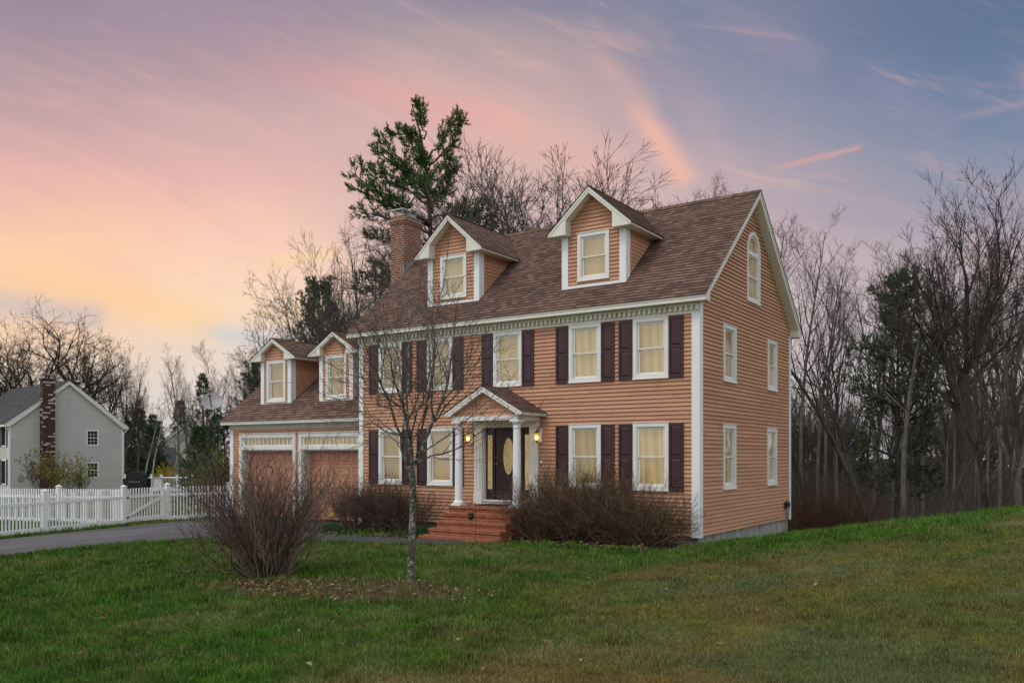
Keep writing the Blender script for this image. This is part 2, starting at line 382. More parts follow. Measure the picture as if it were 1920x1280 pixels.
def courses(b, F, lohi, v0, v1, ex, th, holes=(), breaks=(), mi=0, u_off=0.0):
    """overlapping boards or shingle courses as real sloped strips with butt edges"""
    v = v0
    while v < v1 - 1e-4:
        ve = min(v + ex, v1)
        cuts = sorted({v, ve} | {c for h in holes for c in (h[2], h[3]) if v + 1e-4 < c < ve - 1e-4} | {c for c in breaks if v + 1e-4 < c < ve - 1e-4})
        for a, c in zip(cuts[:-1], cuts[1:]):
            mid = (a + c) / 2; la, ha = lohi(a + 1e-5); lc, hc = lohi(c - 1e-5)
            iv = [(la, ha, lc, hc)]
            for h in holes:
                if h[2] < mid < h[3]:
                    nx = []
                    for (p, q, r, t) in iv:
                        if h[0] > min(p, r): nx.append((p, min(q, h[0]), r, min(t, h[0])))
                        if h[1] < max(q, t): nx.append((max(p, h[1]), q, max(r, h[1]), t))
                    iv = nx
            na = th * (1 - (a - v) / ex) + .002; nc = th * (1 - (c - v) / ex) + .002
            for (p, q, r, t) in iv:
                if q - p < 1e-4 and t - r < 1e-4: continue
                p, q, r, t = p, max(q, p), r, max(t, r)
                b.face([F.p(p, a, na), F.p(q, a, na), F.p(t, c, nc), F.p(r, c, nc)], [(p + u_off, a - v0 + .001), (q + u_off, a - v0 + .001), (t + u_off, c - v0 - .001), (r + u_off, c - v0 - .001)], mi)
                if a == v: b.face([F.p(p, a, 0), F.p(q, a, 0), F.p(q, a, na), F.p(p, a, na)], [(p + u_off, a - v0)] * 4, mi)
        v = ve
# ================================================================ the salmon house
house = thing('house', (-5.5, 3.6, -0.3), 'salmon clapboard house with maroon shutters, brown shingle roof, dormers and attached two-car garage', 'house')

WIN_F = []   # (u0,u1,v0,v1,fill)
for (a, b2) in ((-10.19, -9.25), (-8.29, -7.35), (-5.93, -4.99), (-3.53, -2.59), (-1.70, -.755)):
    WIN_F.append((a, b2, 3.745, 5.215, {-10.19: 'blind', -8.29: 'blind', -5.93: 'shade', -3.53: 'curtain', -1.70: 'curtain'}[a]))
for (a, b2) in ((-10.19, -9.25), (-8.28, -7.34), (-3.53, -2.59), (-1.70, -.75)):
    WIN_F.append((a, b2, 1.02, 2.655, {-10.19: 'blind', -8.28: 'blind', -3.53: 'curtain', -1.70: 'curtain'}[a]))
WIN_S = [(1.54, 2.47, 3.74, 5.17, 'lace'), (5.06, 5.94, 3.74, 5.17, 'lace'), (1.53, 2.45, 1.02, 2.64, 'lace'), (5.02, 5.92, 1.02, 2.64, 'shade')]

def window(parent, F, u0, u1, v0, v1, fill, cw=.095, mid=.5):
    b = MB(); F = Fr(F.p(0, 0, .010), F.u, F.n)
    b.fbox(F, u0, u0 + cw, v0, v1, -.02, .036); b.fbox(F, u1 - cw, u1, v0, v1, -.02, .036)
    b.fbox(F, u0 + cw, u1 - cw, v1 - cw, v1, -.02, .033); b.fbox(F, u0 + cw, u1 - cw, v0, v0 + cw * .8, -.02, .033)
    b.fbox(F, u0 - .012, u1 + .012, v0 - .028, v0 - .001, -.01, .058)
    b.fbox(F, u0 - .008, u1 + .008, v1 + .001, v1 + .018, -.01, .05)
    a0, a1, z0, z1 = u0 + cw, u1 - cw, v0 + cw * .8, v1 - cw
    t = .022
    b.fbox(F, a0, a0 + t, z0, z1, -.115, .012); b.fbox(F, a1 - t, a1, z0, z1, -.115, .012)
    b.fbox(F, a0 + t, a1 - t, z1 - t, z1, -.115, .010); b.fbox(F, a0 + t, a1 - t, z0, z0 + t, -.115, .010)
    a0 += t; a1 -= t; z0 += t; z1 -= t; zm = z0 + (z1 - z0) * mid; s = .042
    gl = MB()
    for (q0, q1, n0, n1) in ((zm - .016, z1, -.045, -.012), (z0, zm + .016, -.082, -.049)):
        b.fbox(F, a0, a0 + s, q0, q1, n0, n1); b.fbox(F, a1 - s, a1, q0, q1, n0, n1)
        b.fbox(F, a0 + s, a1 - s, q1 - s * .8, q1, n0, n1 - .002); b.fbox(F, a0 + s, a1 - s, q0, q0 + s * (1.1 if q0 == z0 else .8), n0, n1 - .002)
        gl.fbox(F, a0 + s - .004, a1 - s + .004, q0 + s * .7, q1 - s * .7, n0 + .012, n0 + .018)
    w = b.build('window', M['white'], parent)
    gl.build('pane', M['glass'], w)
    c = MB(); c.fbox(F, a0 - .02, a1 + .02, z0 - .02, z1 + .02, -.125, -.117)
    c.build('blind' if fill == 'blind' else 'curtain', M[fill], w)
    return w

def shutter(parent, F, u0, u1, v0, v1):
    F = Fr(F.p(0, 0, .024), F.u, F.n)
    b = MB(); st = .05
    b.fbox(F, u0 + .01, u1 - .01, v0 + .01, v1 - .01, .004, .024)
    b.fbox(F, u0, u0 + st, v0, v1, .004, .042); b.fbox(F, u1 - st, u1, v0, v1, .004, .042)
    zm = v0 + (v1 - v0) * .5
    for (z0, z1) in ((v0, v0 + .075), (zm - .035, zm + .035), (v1 - .065, v1)): b.fbox(F, u0 + st, u1 - st, z0, z1, .004, .040)
    for (z0, z1) in ((v0 + .075, zm - .035), (zm + .035, v1 - .065)):
        p, q, r, t2 = u0 + st + .012, u1 - st - .012, z0 + .014, z1 - .014; e = .028
        b.fbox(F, p + e, q - e, r + e, t2 - e, .02, .038)
        o = [(p, r), (q, r), (q, t2), (p, t2)]; i = [(p + e, r + e), (q - e, r + e), (q - e, t2 - e), (p + e, t2 - e)]
        for k in range(4):
            j = (k + 1) % 4; b.face([F.p(*o[k], .025), F.p(*o[j], .025), F.p(*i[j], .038), F.p(*i[k], .038)])
    return b.build('shutter', M['shutter'], parent)


def hole(w, g=.04): return (w[0] + g, w[1] - g, w[2] + g, w[3] - g)

# ---- main block: facade, gable and plain far walls
EZ = 5.46; SL = .858; RZ0 = 5.60            # eave soffit, roof slope, roof top at the eave edge (y = -.3)
rooftop = lambda y: RZ0 + SL * (y + .3)
b = MB()
door_hole = (-6.32, -4.70, .50, 2.62)
courses(b, FRONT, lambda v: (-11.0, 0.0), -.06, 5.30, .1, .034, [hole(w) for w in WIN_F] + [door_hole])
b.build('wall', M['siding'], house)
# gable wall with arched opening
AR = (3.875, 7.40, .47)                      # centre, spring height, opening radius
arch_holes = [(3.41, 4.34, 6.10, 7.40)]
for k in range(12):
    a = 7.40 + .04 * k; h = math.sqrt(max(.47 ** 2 - (.04 * k + .02) ** 2, 0)); arch_holes.append((3.875 - h, 3.875 + h, a, a + .04))
D = 7.28; under = lambda y: rooftop(y) - .20
def gab(v):
    if v <= 5.66: return (0, D)
    y = (v - 5.66) / SL
    return (min(y, D / 2 - .001), max(D - y, D / 2))
b = MB()
courses(b, SIDE, gab, -.06, 8.78, .1, .034, [hole(w) for w in WIN_S] + arch_holes, breaks=[5.66])
b.build('wall', M['siding'], house)
b = MB(); b.box(-11.0, -.03, D - .05, D, -.06, 5.6); b.box(-11.0, -10.95, .03, D - .05, -.06, 5.6)
b.prism([(.1, 5.6), (D - .1, 5.6), (D / 2, 8.7)], Fr((-10.95, 0, 0), (0, 1, 0), (-1, 0, 0)), -.0, .05)
b.build('wall', M['siding'], house)
b = MB(); b.box(-10.98, -.05, .05, D - .02, -1.2, -.07); b.build('foundation', M['concrete'], house)

# ---- main roof: one slab with boxed eaves, shingle courses on top
SX0, SX1 = -11.28, .28
E_side = Fr((0, 0, 0), (0, 1, 0), (1, 0, 0))
prof = [(-.30, EZ), (.0, EZ), (.0, under(0)), (D / 2, under(D / 2)), (D, under(0)), (D, EZ), (D + .30, EZ), (D + .30, RZ0), (D / 2, rooftop(D / 2)), (-.30, RZ0)]
b = MB(); b.prism(prof[::-1], E_side, SX0, SX1)
# raised fillet along the rake, shadow line below the shingles
for sgn in (1, -1):
    f = lambda y: (y if sgn == 1 else D - y)
    pts = [(f(-.30), RZ0 - .075), (f(D / 2), rooftop(D / 2) - .075), (f(D / 2), rooftop(D / 2) - .004), (f(-.30), RZ0 - .004)]
    b.prism(pts if sgn == 1 else pts[::-1], E_side, SX1, SX1 + .016)
b.fbox(FRONT, SX0, SX1, RZ0 - .055, RZ0 - .006, .30, .316)
b.build('eaves', M['eave'], house)
b = MB(); ln = math.hypot(1, SL); sv = np.array((0, 1, SL)) / ln; sn = np.array((0, -SL, 1)) / ln
slen = (D / 2 + .30) * ln
FR = Fr((0, -.33, RZ0 - .33 * 0 - .03 * SL + .006), (1, 0, 0), sn, sv)
courses(b, FR, lambda v: (SX0 - .03, SX1 + .035), 0, slen + .045, .14, .016)
sv2 = sv * (1, -1, 1); sn2 = sn * (1, -1, 1)
FRb = Fr((0, D + .33, RZ0 - .03 * SL + .006), (-1, 0, 0), sn2, sv2)
courses(b, FRb, lambda v: (-SX1 - .035, -SX0 + .03), 0, slen + .045, .14, .016)
# ridge cap shingles
zr = rooftop(D / 2)
x = SX0
while x < SX1 - .02:
    x1 = min(x + .24, SX1 + .03)
    for s in (1, -1):
        b.face([(x, D / 2, zr + .045), (x1, D / 2, zr + .03), (x1, D / 2 - s * .14, zr + .03 - .14 * SL), (x, D / 2 - s * .14, zr + .045 - .14 * SL)], [(x, 0), (x1, 0), (x1, .12), (x, .12)])
    b.face([(x, D / 2, zr + .045), (x, D / 2 - .14, zr + .045 - .14 * SL), (x, D / 2 - .14, zr - .14 * SL), (x, D / 2, zr)])
    x = x1
b.build('roof', M['shingle'], house)

# ---- frieze with dentils, corner boards
b = MB(); b.fbox(FRONT, -11.0, .02, 5.22, EZ - .002, .0, .045)
u = -10.97
while u < -.02:
    b.fbox(FRONT, u, u + .06, 5.29, 5.40, .045, .115); u += .135
b.fbox(FRONT, -11.0, .02, 5.40, EZ - .002, .045, .10)
b.build('frieze', M['cream'], house)
for (F, a0, a1, z0) in ((FRONT, -.165, .04, -.09), (FRONT, -11.0, -10.83, -.12)):
    b = MB(); b.fbox(F, a0, a1, z0, 5.22, .002, .042); b.build('corner_board', M['vinyl'], house)
b = MB(); b.fbox(SIDE, -.0, .165, -.09, EZ - .002, .002, .0395); b.build('corner_board', M['vinyl'], house)
b = MB(); b.fbox(SIDE, D - .14, D + .04, -.09, EZ - .002, .002, .04); b.build('corner_board', M['vinyl'], house)

for w in WIN_F: window(house, FRONT, *w)
for w in WIN_S: window(house, SIDE, *w)
for w in WIN_F:
    g = .37
    shutter(house, FRONT, w[0] - g - .012, w[0] - .012, w[2] - .02, w[3] - .02)
    shutter(house, FRONT, w[1] + .012, w[1] + g + .012, w[2] - .02, w[3] - .02)

# ---- arched attic window
def arc_pts(r, n=18): return [(AR[0] + r * math.cos(math.pi * k / n), AR[1] + r * math.sin(math.pi * k / n)) for k in range(n + 1)]
b = MB(); F = SIDE
def ring(r0, r1, n0, n1):
    A = arc_pts(r0); B = arc_pts(r1)
    for k in range(len(A) - 1):
        q = [A[k], B[k], B[k + 1], A[k + 1]]; b.prism(q, F, n0, n1)
ring(.455, .545, -.02, .036); ring(.39, .43, -.06, .0); ring(.43, .455, -.11, .01)
b.fbox(F, 3.33, 3.42, 6.03, 7.40, -.02, .036); b.fbox(F, 4.33, 4.42, 6.03, 7.40, -.02, .036); b.fbox(F, 3.42, 4.33, 6.03, 6.11, -.02, .033)
b.fbox(F, 3.32, 4.43, 6.0, 6.029, -.01, .058)
b.fbox(F, 3.42, 3.445, 6.11, 7.40, -.11, .01); b.fbox(F, 4.305, 4.33, 6.11, 7.40, -.11, .01)
b.fbox(F, 3.445, 4.305, 7.30, 7.40, -.07, .012); b.fbox(F, 3.445, 4.305, 6.11, 6.16, -.08, .0); b.fbox(F, 3.445, 4.305, 6.70, 6.745, -.07, -.01)
b.fbox(F, 3.445, 3.487, 6.16, 7.30, -.07, -.012); b.fbox(F, 4.263, 4.305, 6.16, 7.30, -.07, -.012); b.fbox(F, 3.487, 4.263, 7.26, 7.30, -.07, -.012)
w = b.build('arched_window', M['white'], house)
g = MB(); g.fbox(F, 3.48, 4.27, 6.15, 6.71, -.06, -.054); g.fbox(F, 3.48, 4.27, 6.73, 7.27, -.04, -.034); g.prism([(AR[0] - .40, AR[1])] + [], F, 0, 0) if False else None
g.prism(arc_pts(.40), F, -.045, -.039); g.build('pane', M['glass'], w)
g = MB(); g.fbox(F, 3.42, 4.33, 6.1, 7.40, -.125, -.117); g.prism(arc_pts(.46), F, -.125, -.117); g.build('curtain', M['lace'], w)

# ---- dormers
def dormer(name, cx, yf, hw, zb, ze, za, hr, slope0, z_at0, win, fill, cb=.16, depth=2.6, over=.30, soff=.16):
    """gabled dormer: clapboard cheeks and face, boxed eaves, own shingles; slope0/z_at0 describe the big roof it sits on"""
    Fd = Fr((cx, yf, 0), (1, 0, 0), (0, -1, 0)); sd = (za - ze - .07) / hr
    top = lambda u: za - sd * abs(u)
    und = lambda u: top(u) - soff
    ri = hr - .535
    b = MB()
    def lohi(v):
        if v <= und(hw): return (-hw, hw)
        u = max((und(0) - v) / sd, .001); return (-min(u, hw), min(u, hw))
    w = (win[0] - cx, win[1] - cx, win[2], win[3])
    courses(b, Fd, lohi, zb - .05, und(0) - .02, .1, .032, [hole(w)], breaks=[und(hw)])
    Fs = Fr((cx + hw, yf, 0), (0, 1, 0), (1, 0, 0)); yroof = lambda v: (v - z_at0) / slope0 - yf
    courses(b, Fs, lambda v: (0, max(yroof(v) + .05, .01)), zb - .05, ze + .06, .1, .016)
    Fl = Fr((cx - hw, yf, 0), (0, -1, 0), (-1, 0, 0))
    courses(b, Fl, lambda v: (-max(yroof(v) + .05, .01), 0), zb - .05, ze + .06, .1, .016)
    d = b.build(name, M['siding'], house)
    # roof body with boxed returns
    sec = [(-hr, ze), (-ri, ze), (-ri, und(ri)), (0, und(0)), (ri, und(ri)), (ri, ze), (hr, ze), (hr, ze + .07), (0, za), (-hr, ze + .07)]
    b = MB(); b.prism(sec, Fd, -depth, over)
    for s in (1, -1):
        pts = [(s * hr, ze + .055 - .065), (0, za - .015 - .065), (0, za - .012), (s * hr, ze + .058)]
        b.prism(pts if s == -1 else pts[::-1], Fd, over, over + .015)
    b.build('eaves', M['eave'], d)
    b = MB(); L = math.hypot(1, sd)
    for s in (1, -1):
        v = np.array((-s, 0, sd)) / L; n = np.array((s * sd, 0, 1)) / L; h2 = hr + .03
        FF = Fr((cx + s * h2, yf, za - sd * h2 + .006), (0, s, 0), n, v)
        lo, hi = (-over - .03, depth) if s == 1 else (-depth, over + .03)
        courses(b, FF, lambda q: (lo, hi), 0, h2 * L + .03, .14, .014)
    b.build('dormer_roof', M['shingle'], d)
    b = MB(); z1 = ze - .001
    b.fbox(Fd, -hw - .03, -hw + cb, zb - .1, z1, .001, .042); b.fbox(Fd, hw - cb, hw + .03, zb - .1, z1, .001, .042)
    b.fbox(Fs, -.041, cb + .04, zb - .1, z1, .001, .0295); b.fbox(Fl, -cb - .04, .041, zb - .1, z1, .001, .0295)
    b.fbox(Fd, -hw + cb, hw - cb, zb - .06, zb + .02, .001, .042)
    b.build('corner_trim', M['vinyl'], d)
    # window of the dormer, one mesh each for sash frame, panes and shade
    Fw = Fr((0, yf, 0), (1, 0, 0), (0, -1, 0))
    window_flat(d, Fw, win, fill)
    return d

def window_flat(parent, F, w, fill):
    """same window, its pieces as sub-parts of a dormer"""
    before = set(bpy.data.objects.keys())
    wd = window(parent, F, *w, fill)
    for ch in [o for o in bpy.data.objects if o.parent == wd]: ch.parent = parent
dormer('dormer', -3.085, .5, .92, 6.32, 7.65, 8.80, 1.22, SL, rooftop(0), (-3.56, -2.62, 6.45, 7.69), 'shade', depth=3.0)
dormer('dormer', -7.725, .5, .92, 6.32, 7.65, 8.80, 1.22, SL, rooftop(0), (-8.20, -7.24, 6.45, 7.69), 'shade', depth=3.0)

# ---- garage wing
GY = .30; GX0 = -17.57; GF = Fr((0, GY, 0), (1, 0, 0), (0, -1, 0)); GS = .77; GZ = 3.05    # roof top at y=0
groof = lambda y: GZ + GS * y
GR = 3.9                                                                        # ridge
doors = [(-16.96, -14.34), (-13.92, -11.32)]
b = MB()
courses(b, GF, lambda v: (GX0, -11.0), -.22, 2.80, .1, .034, [(d[0] - .08, d[1] + .08, -.4, 2.53) for d in doors])
b.build('garage_wall', M['siding'], house)
b = MB(); b.box(GX0, GX0 + .06, GY + .03, 7.5, -.3, 2.95); b.box(GX0 + .06, -11.0, 7.44, 7.5, -.3, 2.95)
b.prism([(.1, 2.95), (7.6, 2.95), (GR, groof(GR) - .25)], Fr((GX0, 0, 0), (0, 1, 0), (-1, 0, 0)), -.06, 0)
b.build('garage_wall', M['siding'], house)
b = MB(); gp = [(0, 2.93), (GY, 2.93), (GY, groof(GY) - .18), (GR, groof(GR) - .18), (2 * GR - GY, groof(GY) - .18), (2 * GR - GY, 2.93), (2 * GR, 2.93), (2 * GR, GZ), (GR, groof(GR)), (0, GZ)]
b.prism(gp[::-1], E_side, -17.80, -11.02); b.fbox(FRONT, -17.80, -11.02, GZ - .05, GZ - .006, 0, .015)
b.build('eaves', M['eave'], house)
b = MB(); L = math.hypot(1, GS); v = np.array((0, 1, GS)) / L; n = np.array((0, -GS, 1)) / L
courses(b, Fr((0, -.03, GZ - .03 * GS + .006), (1, 0, 0), n, v), lambda q: (-17.84, -11.02), 0, (GR + .03) * L + .03, .14, .016)
courses(b, Fr((0, 2 * GR + .03, GZ - .03 * GS + .006), (-1, 0, 0), n * (1, -1, 1), v * (1, -1, 1)), lambda q: (11.02, 17.84), 0, (GR + .03) * L + .03, .14, .016)
b.build('garage_roof', M['shingle'], house)
b = MB(); b.fbox(GF, GX0, -11.03, 2.76, 2.928, .0, .05); u = GX0 + .03
while u < -11.1: b.fbox(GF, u, u + .05, 2.80, 2.89, .05, .12); u += .115
b.fbox(GF, GX0, -11.03, 2.89, 2.928, .05, .10)
b.build('frieze', M['cream'], house)
b = MB(); b.fbox(GF, GX0 - .03, GX0 + .15, -.25, 2.76, .002, .042); b.build('corner_board', M['vinyl'], house)
for (a0, a1) in doors:
    b = MB()
    b.fbox(GF, a0 - .14, a0, -.30, 2.60, -.02, .045); b.fbox(GF, a1, a1 + .14, -.30, 2.60, -.02, .045)
    b.fbox(GF, a0, a1, 2.47, 2.60, -.02, .042); b.fbox(GF, a0, a1, 2.06, 2.185, -.02, .042)
    b.fbox(GF, a0 - .15, a1 + .15, 2.601, 2.63, -.01, .065)
    b.fbox(GF, a0, a0 + .02, -.30, 2.06, -.31, -.021); b.fbox(GF, a1 - .02, a1, -.30, 2.06, -.31, -.021); b.fbox(GF, a0 + .02, a1 - .02, 2.02, 2.06, -.31, -.021)
    b.fbox(GF, a0, a0 + .10, 2.185, 2.47, -.05, -.005); b.fbox(GF, a1 - .10, a1, 2.185, 2.47, -.05, -.005); b.fbox(GF, a0 + .1, a1 - .1, 2.425, 2.47, -.05, -.008); b.fbox(GF, a0 + .1, a1 - .1, 2.185, 2.22, -.05, -.008)
    fr = b.build('garage_door_frame', M['white'], house)
    m2 = MB(); k = 12
    for i in range(1, k):
        u = a0 + .1 + (a1 - a0 - .2) * i / k; m2.fbox(GF, u - .013, u + .013, 2.222, 2.423, -.04, -.012)
    t = m2.build('transom_bars', M['white'], fr)
    m2 = MB(); m2.fbox(GF, a0 + .1, a1 - .1, 2.21, 2.44, -.047, -.042); m2.build('transom_pane', M['glass'], fr)
    m2 = MB(); m2.fbox(GF, a0 + .05, a1 - .05, 2.19, 2.46, -.09, -.08); m2.build('transom_shade', M['shade'], fr)
    # sectional door with raised panels
    b = MB(); n0 = -.30; z0, z1 = -.24, 2.03; rows, cols = 5, 4; hh = (z1 - z0) / rows; ww = (a1 - a0 - .04) / cols
    for r in range(rows):
        q0 = z0 + r * hh; b.fbox(GF, a0 + .02, a1 - .02, q0 + .004, q0 + hh - .004, n0 - .04, n0)
        for c in range(cols):
            p0 = a0 + .02 + c * ww + .07; p1 = p0 + ww - .14; r0, r1 = q0 + .085, q0 + hh - .085; e = .03
            o = [(p0, r0), (p1, r0), (p1, r1), (p0, r1)]; i2 = [(p0 + e, r0 + e), (p1 - e, r0 + e), (p1 - e, r1 - e), (p0 + e, r1 - e)]
            # moulded recess running round a raised field
            for k in range(4):
                j = (k + 1) % 4
                mid = lambda a, c2: ((a[0] + c2[0]) / 2, (a[1] + c2[1]) / 2)
                b.face([GF.p(*o[k], n0 + .001), GF.p(*o[j], n0 + .001), GF.p(*mid(o[j], i2[j]), n0 + .019), GF.p(*mid(o[k], i2[k]), n0 + .019)])
                b.face([GF.p(*mid(o[k], i2[k]), n0 + .019), GF.p(*mid(o[j], i2[j]), n0 + .019), GF.p(*i2[j], n0 + .003), GF.p(*i2[k], n0 + .003)])
            e2 = .05
            b.fbox(GF, p0 + e2, p1 - e2, r0 + e2, r1 - e2, n0 - .01, n0 + .010)
    b.build('garage_door', M['garagedoor'], house)
dormer('dormer', -15.77, .8, .75, 3.66, 5.15, 5.90, 1.13, GS, GZ, (-16.24, -15.28, 3.73, 5.15), 'blind', cb=.14, depth=2.7, over=.2, soff=.14)
dormer('dormer', -12.83, .8, .75, 3.66, 5.15, 5.90, 1.13, GS, GZ, (-13.30, -12.36, 3.73, 5.15), 'blind', cb=.14, depth=2.7, over=.2, soff=.14)

# ---- chimney
b = MB(); cx0, cx1, cy0, cy1 = -11.93, -11.32, 2.42, 3.27
b.box(cx0, cx1, cy0, cy1, -.6, 9.62); b.box(cx0 - .03, cx1 + .03, cy0 - .03, cy1 + .03, 9.621, 9.70); b.box(cx0 - .055, cx1 + .055, cy0 - .055, cy1 + .055, 9.701, 9.78); b.box(cx0 - .01, cx1 + .01, cy0 - .01, cy1 + .01, 9.781, 9.90)
ch = b.build('chimney', M['brick'], house)
for (y, h) in ((2.62, 0), (3.05, .07)):
    b = MB(); xm = (cx0 + cx1) / 2
    b.box(xm - .15, xm + .15, y - .14, y + .14, 9.901, 10.0 + h, 1); b.box(xm - .23, xm + .23, y - .20, y + .20, 10.12 + h, 10.14 + h)
    for sx in (-.16, .16):
        for sy in (-.14, .14): b.box(xm + sx - .012, xm + sx + .012, y + sy - .012, y + sy + .012, 10.0 + h, 10.12 + h, 1)
    b.build('flue_cap', [M['vinyl'], M['galv']], ch)
b = MB()
for k in range(6):
    y0 = cy0 - .05 + k * .16; z = rooftop(y0) - .12
    b.box(cx1 - .005, cx1 + .012, y0, y0 + .165, z, z + .36 + .03 * (k % 2))
    b.box(cx1 + .012, cx1 + .10, y0, y0 + .165, z + .14 + .02, z + .155 + .02) if False else None
b.build('flashing', M['galv'], ch)

# ---- entrance: surround, door, sidelights
b = MB()
for (a0, a1) in ((-6.56, -6.30), (-4.72, -4.46)):
    b.fbox(FRONT, a0, a1, .50, 2.62, -.02, .07); b.fbox(FRONT, a0 - .02, a1 + .02, .50, .80, .0, .085)
    b.fbox(FRONT, a0 + .06, a0 + .075, .95, 2.45, .07, .08); b.fbox(FRONT, a1 - .075, a1 - .06, .95, 2.45, .07, .08)
    b.fbox(FRONT, a0 + .06, a1 - .06, 2.45, 2.465, .07, .08); b.fbox(FRONT, a0 + .06, a1 - .06, .935, .95, .07, .08)
b.fbox(FRONT, -6.58, -4.44, 2.62, 2.95, -.02, .075); b.fbox(FRONT, -6.60, -4.42, 2.62, 2.66, .075, .10)
b.fbox(FRONT, -6.30, -6.26, .64, 2.62, -.12, .03); b.fbox(FRONT, -4.76, -4.72, .64, 2.62, -.12, .03); b.fbox(FRONT, -6.30, -4.72, .50, .64, -.12, .05); b.fbox(FRONT, -6.30, -4.72, .60, .645, .05, .09)
b.build('door_surround', M['white'], house)
b = MB(); n = -.09
b.fbox(FRONT, -6.26, -4.76, .645, 2.62, n - .06, n - .035)
b.fbox(FRONT, -5.985, -5.945, .645, 2.60, n - .035, n + .03); b.fbox(FRONT, -5.055, -5.015, .645, 2.60, n - .035, n + .03); b.fbox(FRONT, -6.26, -4.76, 2.57, 2.62, n - .034, n + .028)
b.build('door_frame', M['doorpaint'], house)
def oval(rx, rz, c=(-5.5, 1.84), k=28): return [(c[0] + rx * math.cos(2 * math.pi * i / k), c[1] + rz * math.sin(2 * math.pi * i / k)) for i in range(k)]
b = MB(); b.fbox(FRONT, -5.945, -5.055, .655, 2.57, n - .03, n)
for (a0, a1) in ((-5.86, -5.53), (-5.47, -5.14)):
    for (z0, z1) in ((.78, 1.00), (1.05, 1.20)):
        b.fbox(FRONT, a0, a1, z0, z1, n, n + .004); b.fbox(FRONT, a0 + .03, a1 - .03, z0 + .03, z1 - .03, n + .004, n + .012)
O0, O1 = oval(.175, .50), oval(.215, .545)
for i in range(28):
    j = (i + 1) % 28; b.prism([O0[i], O1[i], O1[j], O0[j]], FRONT, n, n + .02)
dr = b.build('front_door', M['doorpaint'], house)
b = MB(); b.prism(oval(.18, .505), FRONT, n + .002, n + .008); b.build('oval_glass', M['lace'], dr)
b = MB(); b.lathe(FRONT.p(-5.87, 1.62, n), [(.03, 0), (.03, .01), (.012, .012), (.012, .045), (.028, .05), (.03, .07), (.012, .085)], 12, (0, -1, 0)); b.build('door_handle', M['brass'], dr)
for (a0, a1) in ((-6.26, -5.985), (-5.015, -4.76)):
    b = MB(); b.fbox(FRONT, a0, a1, .655, 2.57, n - .03, n - .004)
    c = (a0 + a1) / 2
    for (p, q, r, t) in ((c - .105, c - .08, .90, 2.45), (c + .08, c + .105, .90, 2.45), (c - .08, c + .08, 2.42, 2.45), (c - .08, c + .08, .90, .93)): b.fbox(FRONT, p, q, r, t, n - .004, n + .01)
    sl = b.build('sidelight', M['doorpaint'], house)
    b = MB(); b.fbox(FRONT, c - .082, c + .082, .925, 2.425, n - .002, n + .003); b.build('sidelight_glass', M['lace'], sl)

# ---- portico
PX = -5.46
for cxp in (PX - .94, PX + .94):
    b = MB(); c = (cxp, -.97, 0)
    b.box(cxp - .15, cxp + .15, -1.12, -.82, .521, .575)
    b.lathe(c, [(.14, .5755), (.148, .60), (.14, .625), (.118, .64), (.108, .68), (.106, 1.4), (.102, 1.9), (.094, 2.5), (.094, 2.56), (.112, 2.565), (.112, 2.585), (.094, 2.59), (.094, 2.65), (.12, 2.69), (.125, 2.715)], 20)
    b.box(cxp - .14, cxp + .14, -1.11, -.83, 2.716, 2.768)
    b.build('column', M['vinyl'], house)
b = MB(); ps = .556; pa = 3.66; ph = 1.24
sec = [(-ph, 2.89), (-1.05, 2.89), (-1.05, pa - .15 - ps * 1.05), (0, pa - .15), (1.05, pa - .15 - ps * 1.05), (1.05, 2.89), (ph, 2.89), (ph, 2.965), (0, pa), (-ph, 2.965)]
FP = Fr((PX, -1.0, 0), (1, 0, 0), (0, -1, 0)); b.prism(sec, FP, -.99, .20)
for s in (1, -1):
    pts = [(s * ph, 2.955 - .06), (0, pa - .07), (0, pa - .01), (s * ph, 2.958)]
    b.prism(pts if s == -1 else pts[::-1], FP, .20, .214)
b.fbox(FP, -1.05, 1.05, 2.769, 2.888, -.10, .10); b.fbox(FP, -1.05, -.85, 2.769, 2.888, -.985, -.101); b.fbox(FP, .85, 1.05, 2.769, 2.888, -.985, -.101); b.fbox(FP, -.849, .849, 2.80, 2.82, -.985, -.101)
pr_ = b.build('portico', M['white'], house)
b = MB()
def tri(v):
    u = max((pa - .15 - v) / ps, .001); return (-min(u, 1.05), min(u, 1.05))
courses(b, Fr((PX, -1.03, 0), (1, 0, 0), (0, -1, 0)), tri, 2.889, pa - .17, .1, .016); b.build('portico_gable', M['siding'], pr_)
b = MB(); L = math.hypot(1, ps)
for s in (1, -1):
    v = np.array((-s, 0, ps)) / L; nn = np.array((s * ps, 0, 1)) / L; h2 = ph + .025
    lo, hi = (-.23, .985) if s == 1 else (-.985, .23)
    courses(b, Fr((PX + s * h2, -1.0, pa - ps * h2 + .006), (0, s, 0), nn, v), lambda q: (lo, hi), 0, h2 * L + .02, .13, .014)
b.build('portico_roof', M['shingle'], pr_)

